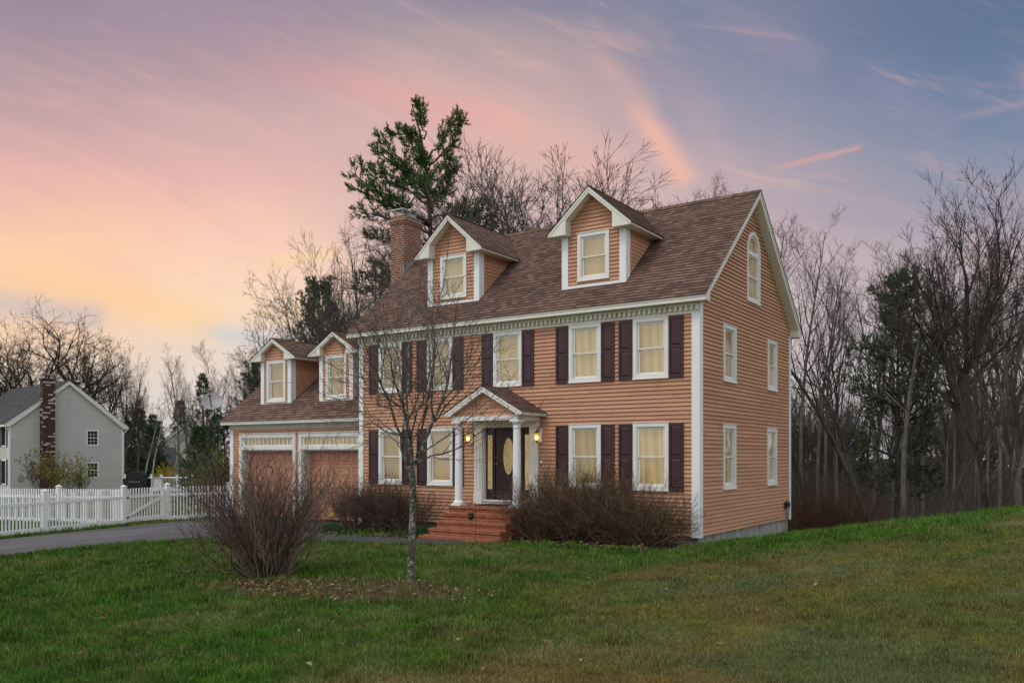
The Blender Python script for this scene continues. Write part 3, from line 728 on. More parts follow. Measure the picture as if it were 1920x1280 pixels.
# ---- small fittings on the house
b = MB(); b.fbox(FRONT, -4.605, -4.595, 2.11, 2.235, .071, .078); b.face([FRONT.p(-4.605, 2.235, .0775), FRONT.p(-4.63, 2.20, .0775), FRONT.p(-4.625, 2.19, .0775), FRONT.p(-4.605, 2.212, .0775)]); b.build('house_number', M['black'], house)
b = MB(); b.lathe(FRONT.p(-4.385, 1.68, .01), [(.045, 0), (.045, .012), (.03, .018)], 14, (0, -1, 0)); b.fbox(FRONT, -4.40, -4.372, 1.53, 1.62, .01, .03, 1); b.build('doorbell', [M['vinyl'], M['black']], house)
b = MB(); p0 = SIDE.p
b.tube([p0(6.84, -.55, .05), p0(6.84, .32, .05), p0(6.80, .36, .06)], .016, 6, 0)
b.fbox(SIDE, 6.62, 6.70, .30, .40, .02, .10, 1); b.lathe(SIDE.p(6.72, .38, .05), [(.10, 0), (.10, .03), (.03, .035), (.03, .08), (.10, .085), (.10, .11)], 12, (1, 0, 0), 1)
b.tube([p0(6.86, .5, .04), p0(6.92, .38, .12), p0(6.95, .1, .06), p0(6.96, -.3, .05)], .012, 5, 1)
b.build('hose_reel', [M['greymetal'], M['black']], house)

# ================================================================ things at the entrance
steps = thing('brick_steps', (PX, -1.4, -.2), 'red brick entrance steps rising to the maroon front door', 'steps')
FST = Fr((0, 0, 0), (1, 0, 0), (0, -1, 0))
b = MB(); b.box(-6.58, -4.34, -1.16, -.06, -.4, .455); b.box(-6.60, -4.32, -1.20, -.06, .456, .52); b.build('landing', M['stepbrick'], steps)
for k, (nose, z) in enumerate(((1.48, .34), (1.76, .16), (2.04, -.02))):
    x0, x1 = -6.52 + .0 * k - .03 * k, -4.36 + .03 * k
    b = MB(); back = (1.20, 1.48, 1.76)[k]
    b.box(x0 + .02, x1 - .02, -nose + .03, -back + .04 - .001, z - .5, z - .064); b.box(x0, x1, -nose, -back + .04, z - .063, z); b.build('step', M['stepbrick'], steps)
b = MB(); b.box(-6.66, -4.24, -2.34, -1.97, -.45, -.185); b.build('step', M['stepbrick'], steps)
dm = MB(); dm.box(-6.02, -5.02, -.75, -.12, .524, .54)
tag(dm.build('doormat', M['mat'], None, (-5.5, -.45, .52)), 'black rubber doormat lying on the brick landing', 'doormat')

def lantern(x, label):
    t = thing('wall_lantern', (x, -.09, 2.36), label, 'lantern', 'brass lanterns beside the front door')
    F = Fr((x, -.075, 0), (1, 0, 0), (0, -1, 0))
    b = MB(); b.fbox(F, -.06, .06, 2.20, 2.56, -.02 if x < -5.5 else -.06, .012); b.build('back_plate', M['white'], t)
    b = MB(); b.tube([F.p(0, 2.50, .01), F.p(0, 2.585, .06), F.p(0, 2.585, .11), F.p(0, 2.52, .13)], .011, 6)
    c = F.p(0, 0, .13)
    b.lathe((c[0], c[1], 0), [(.012, 2.53), (.02, 2.515), (.045, 2.485), (.078, 2.46), (.082, 2.445), (.02, 2.444)], 8)
    b.lathe((c[0], c[1], 0), [(.01, 2.195), (.03, 2.21), (.045, 2.235), (.05, 2.242)], 8)
    for k in range(6):
        a = math.pi / 3 * k; b.tube([(c[0] + .078 * math.cos(a), c[1] + .078 * math.sin(a), 2.45), (c[0] + .05 * math.cos(a), c[1] + .05 * math.sin(a), 2.24)], .0055, 4)
    b.build('lantern_frame', M['brass'], t)
    g = MB(); g.lathe((c[0], c[1], 0), [(.048, 2.243), (.074, 2.442)], 6, smooth=False); g.build('lantern_glass', M['amber'], t)
    g = MB(); g.lathe((c[0], c[1], 0), [(.008, 2.26), (.03, 2.29), (.036, 2.325), (.026, 2.36), (.01, 2.39)], 10); g.build('bulb', M['bulb'], t)
    L = bpy.data.lights.new('lantern_light', 'POINT'); L.energy = 2; L.color = (1, .72, .36); L.shadow_soft_size = .04
    lo = bpy.data.objects.new('lantern_light', L); C.objects.link(lo); lo.parent = t; lo.location = (0, -.18, -.03)
lantern(-6.66, 'lit brass lantern on the clapboards between the shuttered window and the front door')
lantern(-4.40, 'lit brass lantern on the white back plate beside the doorbell')

hk = thing('shepherd_hook', (-4.75, -2.44, gz(-4.75, -2.44)), 'thin black shepherd hook stake standing in front of the brick steps', 'garden stake')
b = MB(); hx, hy, hz = -4.75, -2.44, gz(-4.75, -2.44)
arc = [(hx, hy, hz - .1), (hx + .003, hy, hz + .5), (hx + .008, hy, hz + .92)] + [(hx + .008 - .075 * (1 - math.cos(a)) * .8, hy - .03 * (1 - math.cos(a)), hz + .92 + .085 * math.sin(a)) for a in np.linspace(.3, math.pi, 7)]
arc += [(arc[-1][0] - .01, arc[-1][1], hz + .86), (arc[-1][0] + .02, arc[-1][1], hz + .835), (arc[-1][0] + .04, arc[-1][1], hz + .86)]
b.tube(arc, .007, 6); b.build('stake', M['black'], hk)
e = arc[-2]
pot = MB(); pot.lathe((e[0], e[1], 0), [(.03, e[2] - .27), (.062, e[2] - .25), (.082, e[2] - .20), (.078, e[2] - .13), (.085, e[2] - .118), (.085, e[2] - .105), (.07, e[2] - .10)], 16)
pot.tube([(e[0] - .08, e[1], e[2] - .11), (e[0] - .03, e[1], e[2] - .04), (e[0], e[1], e[2] + .01), (e[0] + .03, e[1], e[2] - .04), (e[0] + .08, e[1], e[2] - .11)], .004, 4)
tag(pot.build('hanging_pot', M['black'], None, (e[0], e[1], e[2] - .2)), 'small black pot hanging from the shepherd hook', 'pot')

# satellite dish on a mast at the garage gable
foot = sight(418, 776, 31.6)
dt = thing('satellite_dish', tuple(foot), 'grey satellite dish on a bracket at the far end of the garage roof', 'satellite dish')
dc = sight(398, 752, 31.7); aim = np.array((.62, -.58, .53)); aim /= np.linalg.norm(aim)
b = MB(); R0 = .37
b.lathe(dc, [(.001, -.065), (R0 * .35, -.057), (R0 * .65, -.03), (R0 * .88, .0), (R0, .022), (R0 + .012, .018), (R0 * .9, -.012), (R0 * .65, -.045), (R0 * .35, -.07), (.02, -.08)], 28, aim); b.build('reflector', M['greymetal'], dt)
b = MB(); low = dc - UP * .36 - aim * .02; hd = dc + aim * .52 - UP * .12 + np.array((-.06, 0, .02))
b.tube([low, (low + hd) / 2, hd], .02, 6); b.lathe(hd, [(.03, -.06), (.045, -.02), (.045, .05), (.02, .06)], 10, aim); b.build('feed_arm', M['black'], dt)
b = MB(); b.tube([dc - aim * .07, dc - aim * .16 - UP * .1, foot, np.array((-17.60, 1.35, 3.8))], .025, 6); b.build('mast', M['black'], dt)
b = MB()
for k in (-.1, .1): b.lathe((-17.66, .16 + k, 2.86), [(.03, -.02), (.06, .05), (.065, .14)], 10, (-.5, -.6 + k, -.5))
b.box(-17.72, -17.6, .05, .28, 2.84, 2.92); b.build('floodlight', M['black'], house)
# ================================================================ neighbours and fences
def local_frame(o, ang):
    """u along the given heading, n = u turned clockwise"""
    u = np.array((math.cos(ang), math.sin(ang), 0)); n = np.array((u[1], -u[0], 0)); return Fr(o, u, n)

def grey_house():
    d0 = sight(231, 900, 66.0); zb = -1.3
    ang = rad(42.0); away = FW * math.cos(ang) + RT * math.sin(ang)
    W = 8.0; o = np.array((d0[0], d0[1], 0)) - away * W
    n = np.cross(away, UP)                                   # outward of the gable, towards the lawn
    G = Fr(o, away, n)
    t = thing('grey_house', (o[0] + 2, o[1] + 6, zb), 'light grey clapboard house with a tall brick chimney on its gable, behind the white fence', 'house')
    ez = 4.02; ap = 7.05; sl = (ap - ez) / (W / 2)
    wins = [(5.28, 6.16, 2.0 + .62, 3.82 - .02), (5.30, 6.16, -.72 + .35, 1.5 - .62 - .02)]
    wins = [(5.25, 6.15, 2.62, 3.80), (5.25, 6.15, .20, 1.38)]
    b = MB()
    def lh(v):
        if v <= ez + .1: return (0, W)
        u = (v - ez - .1) / sl; return (min(u, W / 2 - .01), max(W - u, W / 2))
    courses(b, G, lh, zb, ap + .05, .125, .018, [(w[0] + .05, w[1] - .05, w[2] + .05, w[3] - .05) for w in wins], breaks=[ez + .1])
    b.build('wall', M['greysiding'], t)
    Lh = 12.0; Ff = Fr(o, -n, -away)                          # long front, running away behind the gable
    b = MB(); courses(b, Ff, lambda v: (0, Lh), zb, ez + .1, .125, .018)
    b.fbox(G, .02, W - .02, zb, ez, -Lh, -.05); b.build('wall', M['greysiding'], t)
    b = MB(); ov = .35
    sec = [(-.35, ez - .12), (0, ez - .12), (W / 2, ap + .06), (W, ez - .12), (W + .35, ez - .12), (W + .35, ez + .06), (W / 2, ap + .34), (-.35, ez + .06)]
    b.prism(sec, G, -Lh, .2); b.build('eaves', M['white'], t)
    b = MB(); L = math.hypot(1, sl + .02); s2 = (ap + .34 - ez - .06) / (W / 2 + .35); L = math.hypot(1, s2)
    for s in (1, -1):
        u0 = -.38 if s == 1 else W + .38
        FF = Fr(G.p(u0, ez + .055), n * 1.0, (G.u * -s * s2 + UP) / L, (G.u * s + UP * s2) / L)
        courses(b, FF, lambda q: (-Lh, .24), 0, (W / 2 + .38) * L + .02, .16, .016)
    b.build('roof', M['greyshingle'], t)
    for (u0, u1, F) in ((0, .14, G), (W - .14, W, G), (-.02, .12, Ff)):
        b = MB(); b.fbox(F, u0, u1, zb, ez - .13, .005, .03); b.build('corner_board', M['vinyl'], t)
    for w in wins:
        b = MB(); cw = .09
        b.fbox(G, w[0], w[0] + cw, w[2], w[3], -.03, .04); b.fbox(G, w[1] - cw, w[1], w[2], w[3], -.03, .04)
        b.fbox(G, w[0] + cw, w[1] - cw, w[3] - cw, w[3], -.03, .037); b.fbox(G, w[0] + cw, w[1] - cw, w[2], w[2] + cw, -.03, .037)
        zm = (w[2] + w[3]) / 2; b.fbox(G, w[0] + cw, w[1] - cw, zm - .025, zm + .025, -.03, .01)
        for k in (1, 2): u = w[0] + cw + (w[1] - w[0] - 2 * cw) * k / 3; b.fbox(G, u - .01, u + .01, w[2] + cw, w[3] - cw, -.025, -.005)
        for q in (.25, .75): z = w[2] + cw + (w[3] - w[2] - 2 * cw) * q; b.fbox(G, w[0] + cw, w[1] - cw, z - .01, z + .01, -.024, -.006)
        wd = b.build('window', M['vinyl'], t)
        b = MB(); b.fbox(G, w[0] + .05, w[1] - .05, w[2] + .05, w[3] - .05, -.04, -.032); b.build('pane', M['glass'], wd)
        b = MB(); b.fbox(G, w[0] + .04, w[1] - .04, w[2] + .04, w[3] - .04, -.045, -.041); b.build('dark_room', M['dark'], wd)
    for (z0, z1) in ((2.5, 4.0), (-.2, 1.6)):
        for u0 in (.45, 1.6):
            b = MB(); b.fbox(Ff, u0, u0 + .9, z0, z1, .0, .05); wd = b.build('window', M['vinyl'], t)
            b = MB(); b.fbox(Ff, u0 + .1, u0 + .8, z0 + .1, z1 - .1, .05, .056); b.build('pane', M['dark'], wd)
            for q in (u0 - .38, u0 + .92):
                b = MB(); b.fbox(Ff, q, q + .36, z0, z1, .02, .05); b.build('shutter', M['black'], t)
    # chimney on the gable
    b = MB(); b.fbox(G, 2.02, 2.86, zb, 7.3, .03, .60); b.fbox(G, 1.97, 2.91, 7.301, 7.42, -.02, .65)
    ch = b.build('chimney', M['greybrick'], t)
    b = MB()
    for u in (2.06, 2.78): b.fbox(G, u, u + .04, 7.421, 7.66, .1, .5)
    b.fbox(G, 1.99, 2.89, 7.661, 7.70, .0, .62); b.build('flue_cap', M['galv'], ch)
    b = MB()
    b.tube([G.p(-.30, ez - .1, .1), G.p(-.12, ez - .28, .1), G.p(.03, ez - .42, .06), G.p(.05, zb + .2, .06)], .045, 6)
    b.tube([G.p(W + .30, ez - .1, .1), G.p(W + .14, ez - .28, .1), G.p(W - .0, ez - .42, .07), G.p(W - .02, zb + .2, .07)], .045, 6); b.build('downspout', M['vinyl'], t)
    b = MB(); b.tube([G.p(3.0, .8, .05), G.p(3.0, 4.2, .05), G.p(3.12, 4.2, .07)], .03, 5); b.fbox(G, .62, .9, .1, .42, .02, .16); b.build('meter_box', M['greymetal'], t)
    return G
GH = grey_house()

def far_house():
    d0 = sight(304, 880, 122.0); ang = rad(66); al = FW * math.cos(ang) + RT * math.sin(ang)
    o = np.array((d0[0], d0[1], 0)); n = np.cross(al, UP); G = Fr(o, al, n); zb = -2.8; W = 8.2; ez = 3.7; ap = 7.0
    t = thing('beige_house', (o[0], o[1], zb), 'distant beige clapboard house half hidden by the spruce', 'house')
    b = MB(); sl = (ap - ez) / (W / 2)
    courses(b, G, lambda v: (0, W) if v < ez else (min((v - ez) / sl, W / 2 - .01), max(W - (v - ez) / sl, W / 2)), zb, ap, .14, .02, breaks=[ez])
    b.fbox(G, .02, W - .02, zb, ez, -11, -.05); b.build('wall', M['farsiding'], t)
    b = MB(); b.prism([(-.4, ez - .35), (W / 2, ap), (W + .4, ez - .35), (W + .4, ez - .1), (W / 2, ap + .3), (-.4, ez - .1)], G, -11, .3); b.build('eaves', M['white'], t)
    b = MB()
    for s in (1, -1):
        p = [(W / 2, ap + .33), (W / 2 - s * (W / 2 + .45), ez - .12)]
        b.face([G.p(*p[0], .33), G.p(*p[1], .33), G.p(*p[1], -11), G.p(*p[0], -11)], [(0, 0), (0, 6), (11, 6), (11, 0)])
    b.build('roof', M['greyshingle'], t)
    b = MB(); b.prism([(1.2, -1.2), (5.6, 2.2), (5.6, 2.5), (1.2, -.9)], G, .02, 2.4); b.fbox(G, 1.6, 5.6, zb, -.95, .02, 2.2); b.build('lean_to', M['farsiding'], t)
    b = MB(); b.fbox(G, 0, .2, zb, ez - .4, .02, .05); b.build('corner_board', M['white'], t)
    b = MB(); b.fbox(G, 2.6, 5.2, zb + .2, zb + 2.2, 2.2, 2.25); b.build('garage_door', M['dark'], t)
    # low dark roofed outbuilding beyond
    d1 = sight(250, 880, 100.0); o = np.array((d1[0], d1[1], 0)); G2 = Fr(o - RT * 6, RT, -FW)
    t = thing('shed', (o[0], o[1], -2.4), 'low dark roofed outbuilding far behind the black grill', 'shed')
    b = MB(); b.fbox(G2, 0, 10, -2.6, .9, -5, 0); b.build('wall', M['farsiding'], t)
    b = MB(); b.prism([(-.4, .6), (-.4, .9), (1.2, 2.9), (8.8, 2.9), (10.4, .9), (10.4, .6)], G2, -5.4, .4); b.build('roof', M['greyshingle'], t)
    b = MB(); b.fbox(G2, 6.4, 7.3, -.6, .4, .0, .04); b.build('window', M['white'], t)
far_house()

# ---- white picket fence
def rail_fence(name, pts, label, hgt=1.2, pitch=.105, post=.13, cap=True, gaps=(), endpost=(True, True)):
    t = thing(name, (pts[0][0], pts[0][1], gz(*pts[0])), label, 'fence')
    def mkpost(x, y):
        z = gz(x, y); b = MB(); h = post / 2
        b.box(x - h, x + h, y - h, y + h, z - .3, z + hgt + .02); b.box(x - h - .018, x + h + .018, y - h - .018, y + h + .018, z + hgt + .021, z + hgt + .045)
        p = z + hgt + .0455; c = (x, y, p + .05)
        q = [(x - h, y - h, p), (x + h, y - h, p), (x + h, y + h, p), (x - h, y + h, p)]
        for i in range(4): b.face([q[i], q[(i + 1) % 4], c])
        b.build('post', M['vinyl'], t)
    for i, p in enumerate(pts):
        if (i == 0 and not endpost[0]) or (i == len(pts) - 1 and not endpost[1]): continue
        mkpost(*p)
    for i in range(len(pts) - 1):
        if i in gaps: continue
        panel(t, pts[i], pts[i + 1], hgt, pitch, post)
    return t

def panel(t, a, c, hgt, pitch, post, name='panel', mat_=None, dz=0.0):
    a = np.array(a); c = np.array(c); L = np.linalg.norm(c - a); u = np.array((*(c - a) / L, 0)); n = np.array((u[1], -u[0], 0))
    z0, z1 = gz(*a) + dz, gz(*c) + dz; F = Fr((a[0], a[1], 0), u, n); zz = lambda s: z0 + (z1 - z0) * s / L
    b = MB()
    def rail(v0, v1, w):
        s0, s1 = post / 2, L - post / 2
        b.prism([(s0, zz(s0) + v0), (s1, zz(s1) + v0), (s1, zz(s1) + v1), (s0, zz(s0) + v1)], F, -w, w)
    rail(.02, .16, .028); rail(hgt - .36, hgt - .28, .026)
    k = int((L - post) / pitch); off = (L - (k - 1) * pitch) / 2
    for i in range(k):
        s = off + i * pitch; z = zz(s); w = .022
        b.prism([(s - w, z + .14), (s + w, z + .14), (s + w, z + hgt - .07), (s + w * .5, z + hgt - .045), (s - w * .5, z + hgt - .045), (s - w, z + hgt - .07)], F, -.011, .011)
    # low mid row of half pickets between the tall ones, under the middle rail
    rail(hgt * .50, hgt * .50 + .045, .02) if False else None
    return b.build(name, M['vinyl'], t)

G0, G1 = (-18.42, -3.25), (-18.52, -1.6)
rail_fence('picket_fence', [(-17.82, .42), G1], 'short white picket fence run between the garage corner and the gate')
rail_fence('picket_fence', [G0, (-18.10, -5.95), (-17.75, -8.7), (-17.4, -11.4)], 'long white picket fence run along the driveway, ending at the gate')
rail_fence('picket_fence', [G0, (-21.1, -3.95), (-23.8, -4.7), (-26.5, -5.4), (-29.2, -6.1)], 'white picket fence run across the yard behind the driveway fence', endpost=(False, True))
gt = thing('picket_gate', (-18.47, -2.42, gz(-18.47, -2.42)), 'white picket gate with a diagonal brace between two square posts', 'gate')
ga = np.array(G0) + (np.array(G1) - G0) * .055; gb = np.array(G0) + (np.array(G1) - G0) * .945
panel(gt, ga, gb, 1.16, .105, .0, 'picket_panel', dz=.05)
L = np.linalg.norm(gb - ga); u = np.array((*(gb - ga) / L, 0)); Fg = Fr((ga[0], ga[1], gz(*ga) + .05), u, (u[1], -u[0], 0))
b = MB(); b.fbox(Fg, .0, .10, .0, 1.06, -.0275, .03); b.fbox(Fg, L - .10, L, .0, 1.06, -.0275, .03); b.build('stile', M['vinyl'], gt)
b = MB(); b.prism([(.10, .20), (.10, .30), (L - .10, .86), (L - .10, .76)], Fg, .029, .05); b.build('brace', M['vinyl'], gt)
b = MB(); b.fbox(Fg, -.04, .07, .78, .84, .031, .04); b.fbox(Fg, -.04, .07, .14, .20, .031, .04); b.build('hinge', M['black'], gt)

# deck railing and grill behind the fence
def railing():
    P = [sight(236, 895, 47), sight(285, 895, 47.5), sight(303, 893, 52), sight(333, 893, 51.5), sight(350, 894, 51), sight(361, 894, 50), sight(383, 895, 48)]
    t = thing('deck_railing', tuple(P[0] * (1, 1, 0) + UP * -.6), 'low white railing round the deck in the yard beyond the gate', 'railing')
    for i, p in enumerate(P):
        zt = 1.842 + (HYP - (891 if i != 1 else 890)) / FPX * np.dot(p - CAM, FW)
        b = MB(); w = .055; b.box(p[0] - w, p[0] + w, p[1] - w, p[1] + w, zt - 1.25, zt + .03); b.box(p[0] - w - .02, p[0] + w + .02, p[1] - w - .02, p[1] + w + .02, zt + .031, zt + .06); b.build('post', M['vinyl'], t)
    b = MB()
    for a, c in zip(P[:-1], P[1:]):
        za = 1.842 + (HYP - 895) / FPX * np.dot(a - CAM, FW); zc = 1.842 + (HYP - 895) / FPX * np.dot(c - CAM, FW)
        A = np.array((a[0], a[1], za)); B = np.array((c[0], c[1], zc)); L = np.linalg.norm(B - A); u = (B - A) / L
        for q, r in ((0, .045), (-.75, .03)): b.tube([A + UP * q, B + UP * q], r, 6)
        for k in range(1, int(L / .14)): p = A + u * k * .14; b.tube([p, p - UP * .75], .012, 4)
    b.build('rail', M['vinyl'], t)
railing()
gp = sight(257, 910, 46); zb = gz(gp[0], gp[1])
gr = thing('grill', (gp[0], gp[1], zb), 'black covered barbecue grill beside the grey house', 'grill')
Fq = Fr((gp[0], gp[1], 0), RT, -FW); zt = 1.842 + (HYP - 884) / FPX * 46
b = MB(); b.prism([(-.62, zt - 1.1), (.62, zt - 1.1), (.64, zt - .38), (.50, zt - .34), (.46, zt - .16), (.30, zt - .03), (-.28, zt), (-.44, zt - .12), (-.50, zt - .34), (-.64, zt - .38)], Fq, -.3, .3); b.build('cover', M['cover'], gr)
b = MB(); b.fbox(Fq, -.3, .3, zt - .55, zt - .52, .301, .34); b.build('handle', M['greymetal'], gr)
for s in (-.5, .5):
    b = MB(); b.fbox(Fq, s - .05, s + .05, zb, zt - 1.1, -.25, .25); b.build('leg', M['black'], gr)

# ================================================================ ground, driveway, walkway
def kind_structure(o): o['kind'] = 'structure'; return o
def tone(x, y, rng=None):
    """base colour of the turf at a place: lush, olive, straw and rusty thatch"""
    n1 = fbm(x * .45 + 3, y * .45, 4); n2 = fbm(x * 1.3 + 40, y * 1.3 + 11, 4); n3 = fbm(x * .22 + 9, y * .22 + 70, 3)
    dd = np.minimum(x + .4 * (y + 8.5), (-4.2 + .75 * np.clip(x, 0, None)) - y)
    ol = sstep(-.6, 2.6, dd + (n1 - .5) * 3.5)
    lush = np.array((.058, .135, .017)); mid = np.array((.082, .145, .026)); olive = np.array((.112, .132, .030)); straw = np.array((.28, .235, .10)); rust = np.array((.20, .11, .030)); greyg = np.array((.105, .140, .052))
    f = lambda a: a[:, None]
    c = lush + (mid - lush) * f(sstep(.4, .7, n2))
    c = c + (olive - c) * f(ol * (.55 + .45 * sstep(.3, .6, n2)))
    c = c + (greyg - c) * f(ol * sstep(.52, .66, fbm(x * .5 + 90, y * .5 + 31, 3)) * .75)
    st = sstep(.56, .74, n1) * .55 * (.45 + .55 * ol) + .35 * np.exp(-((x + 4.2) / 2.2) ** 2 - ((y + 4.0) / .8) ** 2) + .30 * np.exp(-((x + 8) / 2.5) ** 2 - ((y + 6.0) / 1.4) ** 2)
    c = c + (straw - c) * f(np.clip(st, 0, .8))
    moss = sstep(.50, .66, fbm(x * .9 + 21, y * .9 + 55, 4)) * ol; c = c + (np.array((.165, .150, .030)) - c) * f(moss * .7)
    brn = sstep(.53, .68, fbm(x * .7 + 71, y * .7 + 5, 4)) * ol; c = c + (np.array((.150, .092, .036)) - c) * f(brn * .45)
    near = sstep(-8.8, -12.0, y) * sstep(1.5, 6.5, x)
    c = c + (rust - c) * f(np.clip(near * sstep(.40, .62, n3 * .5 + n1 * .5) * .85 + .45 * ol * sstep(.62, .75, n3), 0, .85))
    return c, ol

def bed_mask(x, y):
    """worn island round the young tree and the shrub, 0..1"""
    u = (x + 2.5) * 0.94 + (y + 9.05) * 0.33; v = -(x + 2.5) * 0.33 + (y + 9.05) * 0.94
    return sstep(1.15, .7, np.sqrt((u / 2.75) ** 2 + (v / 1.12) ** 2) + (fbm(x * 1.5, y * 1.5, 3) - .5) * .7)

def grid_mesh(name, xs, ys, m, col=True, dz=0.0):
    X, Y = np.meshgrid(xs, ys, indexing='ij'); x = X.ravel(); y = Y.ravel(); V = np.stack([x, y, ground(x, y) + dz], 1)
    i = np.arange(len(xs) - 1)[:, None] * len(ys) + np.arange(len(ys) - 1)[None, :]
    Q = np.stack([i, i + len(ys), i + len(ys) + 1, i + 1], -1).reshape(-1, 4)
    c = None
    if col:
        c, ol = tone(x, y); c = c * .62 + np.array((.022, .016, .009)) * .5
        far = sstep(8, 12, y - .65 * np.clip(x, 0, 40)); leaf = np.array((.048, .037, .027)); c = c + (leaf - c) * np.maximum(far * sstep(-2, 1, x), sstep(40, 55, y))[:, None]
        bm = bed_mask(x, y)[:, None]; c = c + (np.array((.072, .050, .028)) - c) * bm * .9
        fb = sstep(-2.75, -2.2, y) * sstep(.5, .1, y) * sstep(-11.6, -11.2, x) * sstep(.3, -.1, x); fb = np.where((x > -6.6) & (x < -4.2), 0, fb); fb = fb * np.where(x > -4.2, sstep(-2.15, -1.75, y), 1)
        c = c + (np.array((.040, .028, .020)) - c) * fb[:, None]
    return np_mesh(name, V, Q, c, True)
xs = np.unique(np.concatenate([np.linspace(-300, -40, 27), np.linspace(-40, -20, 21), np.linspace(-20, 14, 171), np.linspace(14, 40, 27), np.linspace(40, 300, 27)]))
ys = np.unique(np.concatenate([np.linspace(-60, -24, 13), np.linspace(-24, 14, 191), np.linspace(14, 45, 32), np.linspace(45, 400, 36)]))
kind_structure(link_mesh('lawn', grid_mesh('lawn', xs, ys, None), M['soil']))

def strip(name, left, right, m, n=60, dz=.02):
    """road surface draped on the ground between two edge polylines"""
    def rs(p):
        p = np.array(p, float); s = np.concatenate([[0], np.cumsum(np.linalg.norm(np.diff(p, axis=0), axis=1))]); t = np.linspace(0, s[-1], n)
        return np.stack([np.interp(t, s, p[:, 0]), np.interp(t, s, p[:, 1])], 1)
    A, B = rs(left), rs(right); k = 9; w = np.linspace(0, 1, k)
    P = A[:, None] * (1 - w)[None, :, None] + B[:, None] * w[None, :, None]; P = P.reshape(-1, 2)
    V = np.stack([P[:, 0], P[:, 1], ground(P[:, 0], P[:, 1]) + dz], 1)
    i = np.arange(n - 1)[:, None] * k + np.arange(k - 1)[None, :]; Q = np.stack([i, i + 1, i + k + 1, i + k], -1).reshape(-1, 4)
    return kind_structure(link_mesh(name, np_mesh(name, V, Q, None, True), m))
DR_L = [(-16.2, -22), (-16.5, -14), (-16.95, -8.2), (-17.45, -4), (-17.5, .5)]
DR_R = [(-11.8, -22), (-12.6, -14), (-13.0, -9.2), (-13.05, -7.2), (-12.4, -5.4), (-11.5, -4.0), (-11.2, -2.6), (-11.1, .5)]
strip('driveway', DR_L, DR_R, M['asphalt'])
WK_A = [(-11.9, -2.35), (-10.3, -2.65), (-8.3, -2.62), (-6.4, -2.45), (-4.6, -2.36)]
WK_B = [(-12.2, -5.0), (-10.6, -4.35), (-8.5, -3.95), (-6.6, -3.6), (-5.1, -3.02), (-4.45, -2.40)]
strip('walkway', WK_B, WK_A, M['walk'], 50, .028)

def inside(x, y, poly):
    r = np.zeros(len(x), bool); n = len(poly); j = n - 1
    for i in range(n):
        xi, yi = poly[i]; xj, yj = poly[j]
        c = ((yi > y) != (yj > y)) & (x < (xj - xi) * (y - yi) / (yj - yi + 1e-12) + xi); r ^= c; j = i
    return r
DRIVE = DR_L + DR_R[::-1]; WALK = WK_A + WK_B[::-1]

def blades(x, y, h, w, col, lean=.5, rng=RNG):
    """one bent two-facet blade per point"""
    n = len(x); z = ground(x, y); a = rng.random(n) * 2 * math.pi; la = rng.random(n) * 2 * math.pi; le = np.abs(rng.normal(0, lean, n)).clip(0, 1.3)
    base = np.stack([x, y, z - .005], 1); sd = np.stack([np.cos(a), np.sin(a), np.zeros(n)], 1) * (w / 2)[:, None]
    ld = np.stack([np.cos(la), np.sin(la), np.zeros(n)], 1)
    midp = base + ld * (h * .25 * np.sin(le))[:, None] + UP * (h * .55 * np.cos(le * .6))[:, None]
    tip = base + ld * (h * np.sin(le))[:, None] + UP * (h * np.cos(le))[:, None]
    V = np.stack([base - sd, base + sd, midp + sd * .75, midp - sd * .75, tip], 1).reshape(-1, 3)
    i = np.arange(n)[:, None] * 5
    T = np.concatenate([i + np.array([[0, 1, 2]]), i + np.array([[0, 2, 3]]), i + np.array([[3, 2, 4]])], 0)
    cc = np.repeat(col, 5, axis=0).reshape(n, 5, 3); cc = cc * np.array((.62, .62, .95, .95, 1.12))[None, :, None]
    return V, T, cc.reshape(-1, 3)

